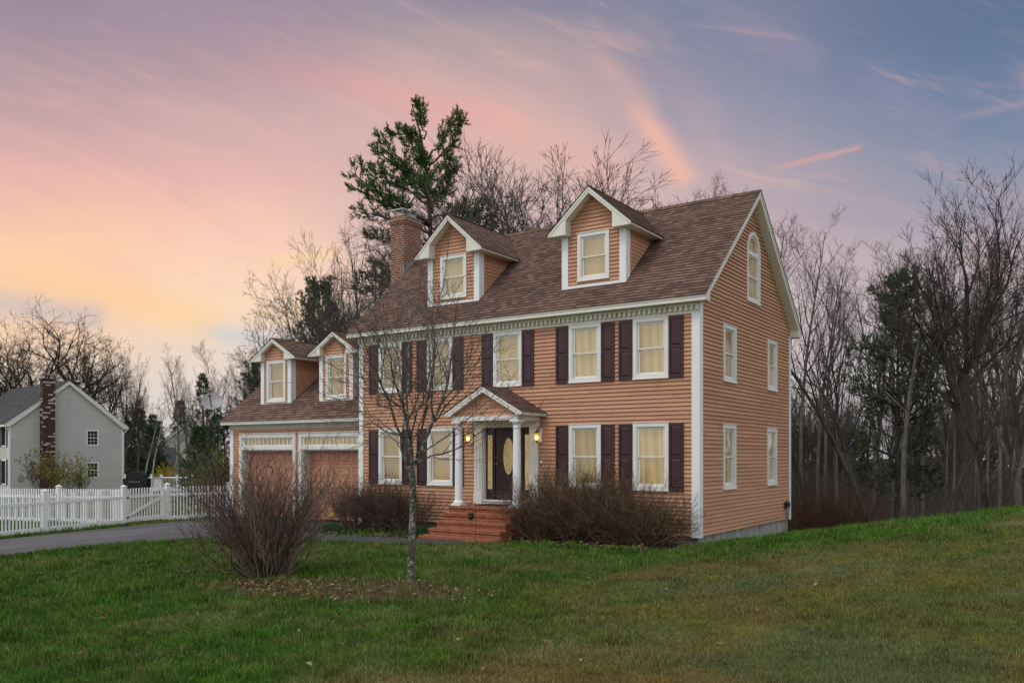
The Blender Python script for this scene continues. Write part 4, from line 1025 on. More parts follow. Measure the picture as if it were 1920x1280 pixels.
def lawn_grass(N=660000):
    rng = np.random.default_rng(11)
    d = (math.sqrt(6.2) + (math.sqrt(34) - math.sqrt(6.2)) * rng.random(N)) ** 2
    s = (rng.random(N) * 2 - 1) * .8
    P = CAM[None] + d[:, None] * (FW[None] + RT[None] * s[:, None]); x, y = P[:, 0], P[:, 1]
    keep = ~inside(x, y, DRIVE) & ~inside(x, y, WALK) & ~((x > -18) & (x < .02) & (y > -.15) & (y < 7.7))
    keep &= ~((x > -6.75) & (x < -4.2) & (y > -2.4))
    keep &= ~((x > -4.4) & (x < .1) & (y > -1.75 + .12 * np.sin(x * 5))) & ~((x > -11.2) & (x < -6.6) & (y > -2.6) & (rng.random(N) > .25))
    keep &= (y < 8.6 + .65 * np.clip(x, -3, 30) + .4 * np.sin(x * 3)) & (x > -28)
    bm = bed_mask(x, y); keep &= rng.random(N) > bm * np.clip(.25 + 1.05 * fbm(x * 2.2 + 13, y * 2.2 + 44, 3), 0, .95); keep &= rng.random(N) < .42 + 1.1 * fbm(x * 2.3 + 7, y * 2.3, 3)
    keep &= ~((x < -16.4) & (x > -18.6) & (rng.random(N) > .75))
    x, y, d, bm = x[keep], y[keep], d[keep], bm[keep]; n = len(x)
    c, ol = tone(x, y)
    r = rng.random(n)[:, None]; c = c * ((.50 + 1.0 * rng.random(n)) * (.30 + 1.4 * fbm(x * 3.4, y * 3.4 + 30, 4)))[:, None]
    dead = rng.random(n) < (.05 + .16 * ol + .5 * bm + .25 * sstep(.55, .75, fbm(x * 1.1 + 60, y * 1.1, 3))); c[dead] = np.array((.24, .195, .095)) * (.5 + .7 * rng.random(dead.sum()))[:, None]
    tall = fbm(x * .8, y * .8, 3) + .9 * sstep(.52, .72, fbm(x * 3.1 + 5, y * 3.1 + 2, 2))
    h = (.045 + .05 * tall) * (.6 + .8 * rng.random(n)) * (1 - .42 * ol) * (1 + .3 * bm); w = np.maximum(.0055, .00075 * d) * (.7 + .6 * rng.random(n))
    h = h * (1 + .010 * d)
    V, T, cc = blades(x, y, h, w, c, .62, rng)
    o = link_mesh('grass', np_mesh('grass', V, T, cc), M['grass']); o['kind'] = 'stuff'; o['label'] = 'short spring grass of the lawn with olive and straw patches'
lawn_grass()

# clumps of taller blades and daffodil leaves along the walkway bed
def tuft(name, x, y, n, hgt, spread, col, label, cat, group, lean=.45, w=.012, flower=0):
    rng = np.random.default_rng(abs(int(x * 977 + y * 131)) + n)
    px = x + rng.normal(0, spread, n); py_ = y + rng.normal(0, spread * .7, n)
    c = np.array(col)[None] * (.6 + .8 * rng.random(n))[:, None]
    V, T, cc = blades(px, py_, hgt * (.6 + .5 * rng.random(n)), np.full(n, w), c, lean, rng)
    t = thing(name, (x, y, gz(x, y)), label, cat, group)
    org = np.array((x, y, gz(x, y))); link_mesh('leaves', np_mesh('leaves', V - org, T, cc), M['leaf'], t)
    return t, org, rng
daf = [(-10.75, -1.45, 130, .38), (-10.35, -1.95, 110, .34), (-9.9, -2.15, 90, .30), (-9.2, -2.25, 70, .26), (-7.25, -1.75, 110, .36), (-7.0, -2.2, 90, .30), (-6.85, -1.3, 70, .30)]
dl = ['green daffodil clump with yellow flowers against the garage corner', 'leafy green daffodil clump at the corner of the walkway bed', 'low green clump at the bed edge below the bare shrub', 'sparse green clump at the middle of the walkway bed', 'tall green daffodil clump beside the brick steps', 'green clump at the walkway edge beside the brick steps', 'small green clump against the wall beside the brick landing']
for (x, y, n, h), lb in zip(daf, dl):
    t, org, rng = tuft('daffodil', x, y, n, h, .17, (.028, .070, .022), lb, 'plant', 'daffodil clumps in the front bed', .35)
    if lb.startswith('green daffodil clump with'):
        for k in range(6):
            fx, fy = x + rng.normal(0, .10) + .03, y + rng.normal(0, .08); fz = gz(fx, fy) + .40 + .07 * rng.random(); b = MB(); ax = np.array((.45, -.8, .2)) + rng.normal(0, .25, 3); ax /= np.linalg.norm(ax)
            b.lathe((fx, fy, fz), [(.008, 0), (.018, .012), (.022, .03), (.017, .031)], 7, ax)
            h0 = np.cross(ax, UP); h0 /= np.linalg.norm(h0); h1 = np.cross(ax, h0); c0 = np.array((fx, fy, fz))
            for q in range(6):
                a = q * math.pi / 3; dr_ = h0 * math.cos(a) + h1 * math.sin(a); sd = np.cross(ax, dr_) * .016
                b.face([c0, c0 + dr_ * .025 + sd, c0 + dr_ * .05, c0 + dr_ * .025 - sd])
            b.build('flower', M['yellow'], t)
        b = MB()
# ================================================================ fallen leaves
def leaf_shape(rng, s):
    """lobed, curled oak leaf: fan of triangles about a midrib"""
    t = np.linspace(0, 1, 9); wd = np.array((.05, .22, .13, .36, .2, .42, .24, .26, 0)) * s * .8
    cur = rng.normal(0, .5); L = [(-wd[i], t[i] * s, s * (cur * (t[i] - .4) ** 2 + .25 * abs(wd[i] / s))) for i in range(9)]; R = [(-a[0], a[1], a[2] * rng.uniform(.3, 1.2)) for a in L]
    mid = [(0, t[i] * s, s * cur * (t[i] - .4) ** 2) for i in range(9)]
    V = np.array(L + mid + R); Q = []
    for i in range(8): Q += [(i, i + 9, i + 10, i + 1), (i + 9, i + 18, i + 19, i + 10)]
    a = rng.random() * 2 * math.pi; tl = rng.normal(0, .35); tl2 = rng.normal(0, .35)
    ca, sa = math.cos(a), math.sin(a); Rz = np.array(((ca, -sa, 0), (sa, ca, 0), (0, 0, 1)))
    Rx = np.array(((1, 0, 0), (0, math.cos(tl), -math.sin(tl)), (0, math.sin(tl), math.cos(tl)))); Ry = np.array(((math.cos(tl2), 0, math.sin(tl2)), (0, 1, 0), (-math.sin(tl2), 0, math.cos(tl2))))
    return (V - (0, s * .5, 0)) @ (Rz @ Rx @ Ry).T, np.array(Q)
def leaf_col(rng):
    a = np.array(((.30, .17, .085), (.22, .12, .06), (.36, .25, .15), (.16, .085, .045), (.33, .27, .20)))
    return a[rng.integers(5)] * rng.uniform(.6, 1.1)
def litter(name, pts, label, s0=.045, s1=.09, up=.05, seed=5):
    rng = np.random.default_rng(seed); parts = []; cols = []
    for x, y in pts:
        V, Q = leaf_shape(rng, rng.uniform(s0, s1)); parts.append((V + (x, y, gz(x, y) + rng.uniform(.02, up + .02)), Q)); cols.append(np.repeat(leaf_col(rng)[None] * .74, len(V), 0))
    V, Q = merge_np(parts); o = link_mesh(name, np_mesh(name, V, Q, np.concatenate(cols)), M['leaf']); o['kind'] = 'stuff'; o['label'] = label
rng = np.random.default_rng(21); pts = []
while len(pts) < 640:
    x, y = rng.uniform(-5.2, .4), rng.uniform(-10.4, -7.8); b0 = float(bed_mask(np.array([x]), np.array([y]))[0])
    edge = math.exp(-((x + 3.9) / .8) ** 2 - ((y + 9.6) / .35) ** 2) + .8 * math.exp(-((x + 2.6) / 1.0) ** 2 - ((y + 9.75) / .25) ** 2) + .3 * math.exp(-((x + .9) / .9) ** 2 - ((y + 8.6) / .35) ** 2) + .05
    if rng.random() < b0 * .12 + edge * .8 and b0 > .02: pts.append((x, y))
litter('leaf_litter', pts, 'brown dead leaves lying in the worn bed round the young tree and shrub', seed=6)
pts = [(rng.uniform(-4.2, -.1), rng.normal(-1.85, .16)) for _ in range(190)] + [(rng.uniform(-11, -6.7), rng.normal(-2.3, .25)) for _ in range(170)] + [(rng.uniform(-4, 0), rng.uniform(-1.6, -.2)) for _ in range(120)]
litter('bed_litter', pts, 'brown dead leaves under the shrubs along the house front', .05, .10, seed=9)
rng = np.random.default_rng(33)
marks = [(20, 1198), (262, 1143), (580, 1253), (473, 1268), (318, 1236), (518, 1236), (700, 1247), (640, 1215), (120, 1120), (780, 1180), (1025, 1210), (150, 1233), (402, 1167), (860, 1205), (235, 1208), (1104, 1089), (730, 1014), (940, 1195), (1180, 1160), (70, 1255), (905, 1262), (1350, 1215), (320, 1110), (560, 1190), (210, 1060), (345, 1075), (90, 1090), (650, 1150), (1010, 1130), (1250, 1110), (1090, 1245), (1420, 1150), (190, 1165), (840, 1150), (1530, 1100), (445, 1215)]
for k, (px, py) in enumerate(marks):
    d = 12.0
    for _ in range(12):
        p = sight(px, py, d); d *= (1.842 - gz(p[0], p[1])) / ((py - HYP) / FPX * d)
    p = sight(px, py, d); V, Q = leaf_shape(rng, rng.uniform(.055, .105)); z = gz(p[0], p[1]) + .055
    o = link_mesh('fallen_leaf', np_mesh('fallen_leaf', V, Q, np.repeat((leaf_col(rng) * .8)[None], len(V), 0)), M['leaf'], None, (p[0], p[1], z))
    tag(o, 'curled tan oak leaf lying alone on the open lawn', 'leaf', 'loose oak leaves on the lawn')

for (px, py, n, h, sp, col, lean, lb) in [(1796, 980, 46, .20, .12, (.035, .085, .022), .9, 'dark green broad weed clump on the rise near the wood'), (1884, 988, 34, .16, .13, (.13, .16, .06), 1.0, 'pale weed clump on the rise at the end of the lawn'), (872, 1072, 12, .22, .10, (.20, .20, .11), .7, 'few pale curved leaves standing on the lawn past the young tree'), (1615, 1012, 26, .15, .1, (.12, .16, .05), .8, 'small yellowish tuft on the slope beyond the house corner'), (905, 1000, 40, .17, .16, (.045, .12, .02), .5, 'tall fresh green grass tuft at the foot of the brick steps')]:
    d = 16.0
    for _ in range(14):
        p = sight(px, py, d); d *= (1.842 - gz(p[0], p[1])) / ((py - HYP) / FPX * d)
    p = sight(px, py, d); tuft('grass_tuft', p[0], p[1], n, h, sp, col, lb, 'plant', None, lean, .014)

# ================================================================ trees
def offshoots(rng, P, R, L, nc, t0=.2, t1=1.0, ang=(50, 12), ratio=.5, N=5, wob=.12, trop=.1, rr=.62, shrink=.5, rmin=.004, lmin=0.0):
    """next branching order for a batch of branches P (m,n,3)"""
    m, n, _ = P.shape; idx = np.repeat(np.arange(m), nc); k = len(idx)
    t = t0 + (t1 - t0) * ((np.tile(np.arange(nc), m) + rng.random(k)) / nc); f = t * (n - 1); i0 = np.minimum(f.astype(int), n - 2); w = (f - i0)[:, None]
    A = P[idx, i0]; B = P[idx, i0 + 1]; pos = A * (1 - w) + B * w; T = B - A; T /= np.linalg.norm(T, axis=1, keepdims=True) + 1e-9
    rp = R[idx, i0] * (1 - w[:, 0]) + R[idx, i0 + 1] * w[:, 0]
    h = np.where(np.abs(T[:, 2:3]) < .9, np.array([[0, 0, 1.0]]), np.array([[1.0, 0, 0]])); U = np.cross(T, h); U /= np.linalg.norm(U, axis=1, keepdims=True); W = np.cross(T, U)
    ph = np.tile(np.arange(nc), m) * 2.4 + np.repeat(rng.random(m) * 6.3, nc) + rng.normal(0, .5, k); a = np.radians(np.clip(rng.normal(ang[0], ang[1], k), 8, 110))
    d = T * np.cos(a)[:, None] + (U * np.cos(ph)[:, None] + W * np.sin(ph)[:, None]) * np.sin(a)[:, None]
    ln = L[idx] * ratio * (1 - shrink * (t - t0) / max(t1 - t0, 1e-3)) * rng.uniform(.65, 1.25, k); ln = np.maximum(ln, lmin)
    r0 = np.maximum(np.minimum(rp * rr, ln * .03 + rmin), rmin)
    Q = np.empty((k, N, 3)); Q[:, 0] = pos; step = (ln / (N - 1))[:, None]
    for j in range(1, N):
        d = d + rng.normal(0, wob, (k, 3)) + np.array((0, 0, trop)); d /= np.linalg.norm(d, axis=1, keepdims=True); Q[:, j] = Q[:, j - 1] + d * step
    s = np.linspace(0, 1, N)[None]; RR = r0[:, None] * (1 - .72 * s); RR = np.maximum(RR, rmin * .55)
    return Q, RR, ln

def resample(pts, n):
    p = np.array(pts, float); s = np.concatenate([[0], np.cumsum(np.linalg.norm(np.diff(p, axis=0), axis=1))]); t = np.linspace(0, s[-1], n)
    q = np.stack([np.interp(t, s, p[:, k]) for k in range(3)], 1)
    for _ in range(2): q[1:-1] = .25 * q[:-2] + .5 * q[1:-1] + .25 * q[2:]
    return q, s[-1]

def bare_tree(seed, H, r0, clear=.3, limbs=12, ang=(48, 12), ratio=.5, trop=.12, wob=.1, lean=(0, 0), n2=6, n3=6, n4=4, fork=0, rmin=.007, twist=.05, multi=1, spread=.25, shrink=.55, r2=.5, a2=(42, 14)):
    """bare deciduous tree: trunk mesh + branches mesh (all lower orders), base at the origin"""
    rng = np.random.default_rng(seed); trunks = []; lens = []
    for q in range(multi):
        a = rng.random() * 6.3; off = np.array((math.cos(a), math.sin(a), 0)) * (r0 * 1.1 if multi > 1 else 0); d = np.array((lean[0], lean[1], 1.0)) + (np.array((math.cos(a), math.sin(a), 0)) * spread if multi > 1 else 0)
        h = H * (1 if q == 0 else rng.uniform(.75, 1)); p = [off - np.array((0, 0, .35))]; n = 12; d = d / np.linalg.norm(d)
        for j in range(n): d = d + rng.normal(0, twist, 3) + np.array((0, 0, .06)); d /= np.linalg.norm(d); p.append(p[-1] + d * h / n)
        pp, L = resample(p, 14); pp[:, 2] *= (h + .35) / (pp[-1, 2] + .35) if multi == 1 else 1; trunks.append(pp); lens.append(h)
    P = np.array(trunks); L = np.array(lens); s = np.linspace(0, 1, 14); R = (r0 / math.sqrt(multi)) * ((1 - s) ** .85)[None] * (np.array(lens) / H)[:, None] + .012; R[:, 0] *= 1.35; R[:, 1] *= 1.08
    tv = tubes(P, R, 9)
    if fork:                                                       # heavy forks that rival the trunk
        Pf, Rf, Lf = offshoots(rng, P, R, L, fork, clear * .8, clear * 1.5, (28, 8), .72, 12, .07, .10, .75, .2, .02)
        tv = merge_np([tv, tubes(Pf, Rf, 7)])
        Pa = np.concatenate([resample_b(P, 12), Pf]); Ra = np.concatenate([resample_r(R, 12), Rf]); La = np.concatenate([L, Lf])
    else: Pa, Ra, La = P, R, L
    P1, R1, L1 = offshoots(rng, Pa, Ra, La, limbs, clear, .98, ang, ratio, 8, wob, trop, .6, shrink, rmin * 1.6)
    P2, R2, L2 = offshoots(rng, P1, R1, L1, n2, .2, 1, a2, r2, 6, wob * 1.2, trop * .9, .62, .4, rmin * 1.3)
    P3, R3, L3 = offshoots(rng, P2, R2, L2, n3, .15, 1, (40, 14), .52, 4, wob * 1.3, trop * .8, .65, .35, rmin, .25)
    P4, R4, L4 = offshoots(rng, P3, R3, L3, n4, .2, 1, (38, 12), .6, 3, wob, trop * .5, .7, .3, rmin * .8, .18)
    bv = merge_np([tubes(P1, R1, 5), tubes(P2, R2, 4), tubes(P3, R3, 3), tubes(P4, R4, 3)])
    return tv, bv
def resample_b(P, n): return np.array([resample(p, n)[0] for p in P])
def resample_r(R, n): return np.array([np.interp(np.linspace(0, 1, n), np.linspace(0, 1, R.shape[1]), r) for r in R])

def dome_tree(seed, H, W, r0, h0=.22, limbs=22, amax=62, wob=.05, trop=.05, n2=9, n3=6, n4=4, rmin=.007, r1=.030, a2=(34, 12), rat=.34, up2=.12, t0=.22, sh=.55):
    """broad rounded crown: limbs fan out of a short trunk and end on a dome"""
    rng = np.random.default_rng(seed); f = H * h0; tr, _ = resample([(0, 0, -.35), (rng.normal(0, .1), rng.normal(0, .1), f * .5), (0, 0, f), (0, 0, f * 1.25)], 10); R = np.interp(np.linspace(0, 1, 10), [0, .15, .8, 1], [r0 * 1.4, r0, r0 * .85, r0 * .4])[None]
    k = limbs; ti = np.radians(amax * np.sqrt((np.arange(k) + .3) / k)) * rng.uniform(.85, 1.1, k); az = np.arange(k) * 2.4 + rng.normal(0, .3, k); d = np.stack([np.sin(ti) * np.cos(az), np.sin(ti) * np.sin(az), np.cos(ti)], 1)
    L = 1 / np.sqrt((np.sin(ti) / (W / 2)) ** 2 + (np.cos(ti) / (H * (1 - h0))) ** 2) * rng.uniform(.86, .99, k); P = np.empty((k, 12, 3)); P[:, 0] = np.stack([np.zeros(k), np.zeros(k), f * rng.uniform(.75, 1.2, k)], 1)
    for j in range(1, 12): d = d + rng.normal(0, wob, (k, 3)) + np.array((0, 0, trop)); d /= np.linalg.norm(d, axis=1, keepdims=True); P[:, j] = P[:, j - 1] + d * (L / 11)[:, None]
    R1 = (r1 * np.sqrt(L) * rng.uniform(.7, 1.2, k))[:, None] * (1 - .88 * np.linspace(0, 1, 12) ** .9)[None]
    P2, R2, L2 = offshoots(rng, P, R1, L, n2, t0, 1, a2, rat, 7, wob * 1.4, up2, .62, sh, rmin * 1.3, .5); P3, R3, L3 = offshoots(rng, P2, R2, L2, n3, .2, 1, (38, 13), .48, 5, wob * 1.5, up2 * .8, .65, .35, rmin, .3); P4, R4, L4 = offshoots(rng, P3, R3, L3, n4, .2, 1, (36, 13), .55, 3, wob, .05, .7, .3, rmin * .8, .2)
    return tubes(tr[None], R, 10), merge_np([tubes(P, R1, 7), tubes(P2, R2, 4), tubes(P3, R3, 3), tubes(P4, R4, 3)])

def fork_tree(seed, H, W, r0, h0=.25, limbs=12, amax=55, lv=5, nc=3, ang=(24, 9), rat=.62, wob=.05, trop=.03, rmin=.008, r1=.05, first=.36, side=2, kinds=(8, 6, 5, 4, 3, 3)):
    """rounded crown grown by repeated forking: every limb ends in a fan of finer ones"""
    rng = np.random.default_rng(seed); f = H * h0; tr, _ = resample([(0, 0, -.35), (rng.normal(0, .15), rng.normal(0, .15), f * .5), (0, 0, f), (0, 0, f * 1.2)], 10); R = np.interp(np.linspace(0, 1, 10), [0, .15, .8, 1], [r0 * 1.45, r0, r0 * .85, r0 * .5])[None]
    k = limbs; ti = np.radians(amax * np.sqrt((np.arange(k) + .25) / k)) * rng.uniform(.85, 1.1, k); az = np.arange(k) * 2.4 + rng.normal(0, .3, k); d = np.stack([np.sin(ti) * np.cos(az), np.sin(ti) * np.sin(az), np.cos(ti)], 1)
    L = first / np.sqrt((np.sin(ti) / (W / 2)) ** 2 + (np.cos(ti) / (H * (1 - h0))) ** 2) * rng.uniform(.88, 1.05, k); n = 9; P = np.empty((k, n, 3)); P[:, 0] = np.stack([np.zeros(k), np.zeros(k), f * rng.uniform(.8, 1.15, k)], 1)
    for j in range(1, n): d = d + rng.normal(0, wob, (k, 3)) + np.array((0, 0, trop)); d /= np.linalg.norm(d, axis=1, keepdims=True); P[:, j] = P[:, j - 1] + d * (L / (n - 1))[:, None]
    RR = (r1 * np.sqrt(L) * rng.uniform(.8, 1.2, k))[:, None] * (1 - .45 * np.linspace(0, 1, n))[None]; parts = [tubes(P, RR, kinds[0])]; ends = []
    for q in range(lv):
        m = max(rmin * (1.6, 1.3, 1.1, 1, .85)[min(q, 4)], rmin * .8); nn = (8, 7, 6, 5, 4)[min(q, 4)]
        Pn, Rn, Ln = offshoots(rng, P, RR, L, nc, .62, 1.0, ang, rat, nn, wob * 1.15, trop, .80, .12, m)
        Rn = np.maximum(Rn, Rn[:, :1] * (1 - .5 * np.linspace(0, 1, nn))[None])
        Ps, Rs, Ls = offshoots(rng, P, RR, L, side, .15, .7, (ang[0] * 1.8, 12), rat * .6, nn, wob * 1.3, trop, .5, .2, m * .8)
        P = np.concatenate([Pn, Ps]) if q < lv - 2 else Pn; RR = np.concatenate([Rn, Rs]) if q < lv - 2 else Rn; L = np.concatenate([Ln, Ls]) if q < lv - 2 else Ln
        parts.append(tubes(P, RR, kinds[min(q + 1, 5)]))
    return tubes(tr[None], R, 10), merge_np(parts)

class Proto:
    def __init__(s, name, H, tv, bv, m1, m2=None):
        s.name = name; s.H = float(np.quantile(bv[0][:, 2], 1.0 if 'dome' in name else .9992)); s.t = np_mesh(name + '_trunk', *tv, None, True); s.b = np_mesh(name + '_branches', *bv, None, True)
        s.t.materials.append(M[m1]); s.b.materials.append(M[m2 or m1]); s.raw = (tv, bv)
def plant(proto, name, px, d, ytop, label, group=None, rot=None, sx=1.0, H=None, cat='tree'):
    p = sight(px, HYP, d); z = gz(p[0], p[1]); H = H or (1.842 + (HYP - ytop) / FPX * d - z); s = H / proto.H
    t = thing(name, (p[0], p[1], z), label, cat, group); t.scale = (s * sx, s * sx, s); t.rotation_euler = (0, 0, RNG.random() * 6.28 if rot is None else rot)
    for nm, me in (('trunk', proto.t), ('branches', proto.b)):
        o = bpy.data.objects.new(nm, me); C.objects.link(o); o.parent = t
    return t

PR = {}
PR['vase'] = Proto('vase', 15, *bare_tree(1, 15, .24, .30, 9, (30, 9), .45, .16, .08, n2=6, n3=5, n4=3, fork=4, rmin=.007), 'bark', 'treetwig')
PR['vase2'] = Proto('vase2', 15, *bare_tree(12, 15, .22, .26, 9, (34, 9), .42, .14, .09, n2=6, n3=5, n4=3, fork=5, rmin=.007), 'bark', 'treetwig')
PR['oak'] = Proto('oak', 17, *fork_tree(23, 17, 18, .42, .30, 9, 74, 5, 3, (34, 12), .64, .13, .03, .009, .056, .36), 'barkdark', 'barkdark')
PR['oak2'] = Proto('oak2', 17, *fork_tree(31, 17, 16, .40, .26, 8, 70, 5, 3, (36, 12), .64, .14, .03, .009, .056, .36), 'barkdark', 'barkdark')
PR['big'] = Proto('big', 17, *fork_tree(44, 17, 12, .34, .34, 12, 46, 5, 3, (25, 9), .62, .08, .05, .0085, .045, .38), 'barkdark', 'barkdark')
PR['slim'] = Proto('slim', 14, *bare_tree(5, 14, .12, .48, 13, (40, 10), .26, .14, .10, n2=5, n3=5, n4=2, rmin=.006, twist=.05), 'bark', 'treetwig')
PR['slim2'] = Proto('slim2', 14, *bare_tree(6, 14, .14, .36, 13, (44, 12), .30, .10, .13, n2=5, n3=5, n4=2, rmin=.006, twist=.09, lean=(.16, .05)), 'barkdark', 'barkdark')
PR['slim3'] = Proto('slim3', 14, *bare_tree(8, 14, .11, .50, 11, (36, 10), .30, .16, .10, n2=5, n3=5, n4=2, rmin=.006, fork=2, twist=.06), 'bark', 'treetwig')
PR['multi'] = Proto('multi', 12, *bare_tree(9, 12, .26, .30, 10, (42, 12), .32, .12, .13, n2=5, n3=5, n4=2, rmin=.006, multi=4, spread=.30, twist=.07), 'barkdark', 'barkdark')
PR['dome'] = Proto('dome', 15, *fork_tree(17, 15, 12, .26, .20, 17, 66, 5, 3, (23, 8), .60, .05, .004, .0075, .030, .42), 'domebark', 'domebark')
PR['dome2'] = Proto('dome2', 15, *fork_tree(19, 15, 11, .24, .24, 15, 62, 5, 3, (24, 8), .60, .06, .006, .0075, .030, .42), 'domebark', 'domebark')
PR['birch'] = Proto('birch', 12, *bare_tree(10, 12, .11, .35, 14, (40, 10), .28, .04, .10, n2=5, n3=5, n4=2, rmin=.006, lean=(.22, .0), twist=.06), 'birch', 'treetwig')

# ---- conifers
def needles(rng, P, L, per, ln, wd, c0, c1, fwd=.6):
    m, n, _ = P.shape; k = m * per; idx = np.repeat(np.arange(m), per); f = (.15 + .85 * rng.random(k)) * (n - 1); i0 = np.minimum(f.astype(int), n - 2); w = (f - i0)[:, None]
    A = P[idx, i0]; B = P[idx, i0 + 1]; pos = A * (1 - w) + B * w; T = B - A; T /= np.linalg.norm(T, axis=1, keepdims=True) + 1e-9
    d = T * fwd + rng.normal(0, .55, (k, 3)) + np.array((0, 0, .12)); d /= np.linalg.norm(d, axis=1, keepdims=True); s = np.cross(d, rng.normal(0, 1, (k, 3))); s /= np.linalg.norm(s, axis=1, keepdims=True) + 1e-9
    l = ln * rng.uniform(.6, 1.2, k)[:, None]; V = np.stack([pos - s * wd / 2, pos + s * wd / 2, pos + d * l + s * wd * .2, pos + d * l - s * wd * .2], 1)
    col = c0 + (c1 - c0) * (rng.random(k)[:, None] * .6 + .4 * rng.random(m)[idx][:, None]); return V.reshape(-1, 3), np.arange(4 * k).reshape(k, 4), np.repeat(col, 4, 0)

def conifer(seed, H, r0, kind='spruce', lowest=.08, width=.22, whorl=5, dens=1.0, c=None):
    """trunk, bare limbs and needles of spruce, white pine"""
    rng = np.random.default_rng(seed); s = np.linspace(0, 1, 14); tr = np.stack([np.cumsum(rng.normal(0, .012 * H / 14, 14)), np.cumsum(rng.normal(0, .012 * H / 14, 14)), s * (H + .4) - .4], 1)[None]; R = (r0 * (1 - s) + .012)[None]
    nw = int((1 - lowest) * H / (.42 if kind == 'spruce' else .75)); P1 = []; L1 = []
    for k in range(nw):
        t = lowest + (1 - lowest) * (k + rng.random() * .5) / nw; prof = (1 - t) ** .8 if kind == 'spruce' else (math.sin(min(1, (1 - t) * 1.25 + .12) * math.pi * .72) * .9)
        for q in range(whorl):
            if kind != 'spruce' and rng.random() < .25: continue
            a = 6.283 * (q + rng.random() * .7) / whorl + k * 1.1; ln = H * width * prof * rng.uniform(.65, 1.15) + .15; el = (-.25 + .5 * t if kind == 'spruce' else .12 + .65 * t ** 1.5); p = np.array([np.interp(t * H, tr[0, :, 2], tr[0, :, 0]), np.interp(t * H, tr[0, :, 2], tr[0, :, 1]), t * H]); d = np.array((math.cos(a), math.sin(a), el)); q_ = [p]
            for j in range(7): d = d / np.linalg.norm(d) + rng.normal(0, .06, 3) + np.array((0, 0, .05 if kind == 'spruce' else .06)); d /= np.linalg.norm(d); q_.append(q_[-1] + d * ln / 7)
            P1.append(q_); L1.append(ln)
    P1 = np.array(P1); L1 = np.array(L1); R1 = (.008 + .012 * L1)[:, None] * (1 - .75 * np.linspace(0, 1, 8))[None]
    return finish_conifer(rng, tr, R, P1, R1, L1, kind, dens, None, c)
def finish_conifer(rng, tr, R, P1, R1, L1, kind, dens, twigs=None, c=None):
    P2, R2, L2 = offshoots(rng, P1, R1, L1, int((10 if kind == 'spruce' else 11) * dens), .22, 1, (52, 12), .32 if kind == 'spruce' else .30, 4, .12, -.04 if kind == 'spruce' else .12, .6, .55, .006, .25)
    P3, R3, L3 = offshoots(rng, P2, R2, L2, 3, .3, 1, (42, 14), .55, 3, .1, .0 if kind == 'spruce' else .1, .6, .3, .004, .16)
    c0, c1 = c or (np.array((.016, .034, .015)), np.array((.065, .115, .040)))
    sets = [needles(rng, P1, L1, 14, .16, .035, c0, c1, 1.0), needles(rng, P2, L2, int(16 * dens), .17, .032, c0, c1, .9), needles(rng, P3, L3, int(10 * dens), .17, .030, c0, c1, .8)]
    V, Q = merge_np([(a, b2) for a, b2, _ in sets]); col = np.concatenate([x for _, _, x in sets])
    return merge_np([tubes(tr, R, 9)]), merge_np([tubes(P1, R1, 5), tubes(P2, R2, 3)]), (V, Q, col)
class Con:
    def __init__(s, name, H, tv, bv, nd, mk='barkdark'):
        s.name = name; s.H = float(np.quantile(bv[0][:, 2], 1.0 if 'dome' in name else .9992)); s.t = np_mesh(name + '_trunk', *tv, None, True); s.b = np_mesh(name + '_limbs', *bv, None, True); s.n = np_mesh(name + '_needles', nd[0], nd[1], nd[2]); s.t.materials.append(M[mk]); s.b.materials.append(M[mk]); s.n.materials.append(M['needles'])
def plant_con(proto, name, px, d, ytop, label, group=None, sx=1.0, rot=None, zoff=0):
    p = sight(px, HYP, d); z = gz(p[0], p[1]) + zoff; H = 1.842 + (HYP - ytop) / FPX * d - z; s = H / proto.H
    t = thing(name, (p[0], p[1], z), label, 'tree', group); t.scale = (s * sx, s * sx, s); t.rotation_euler = (0, 0, RNG.random() * 6.28 if rot is None else rot)
    for nm, me in (('trunk', proto.t), ('limbs', proto.b), ('needles', proto.n)):
        o = bpy.data.objects.new(nm, me); C.objects.link(o); o.parent = t
    return t
CN = {'spruce': Con('spruce', 10, *conifer(3, 10, .13, 'spruce', .05, .25, 4, .62)), 'pine': Con('pine', 14, *conifer(4, 14, .22, 'pine', .28, .26, 6, 1.35)), 'fir': Con('fir', 9, *conifer(14, 9, .15, 'spruce', .03, .30, 5, .7))}

CN['woodpine'] = Con('woodpine', 14, *conifer(41, 14, .20, 'pine', .26, .21, 6, 1.1, c=(np.array((.026, .042, .024)), np.array((.085, .122, .062)))))
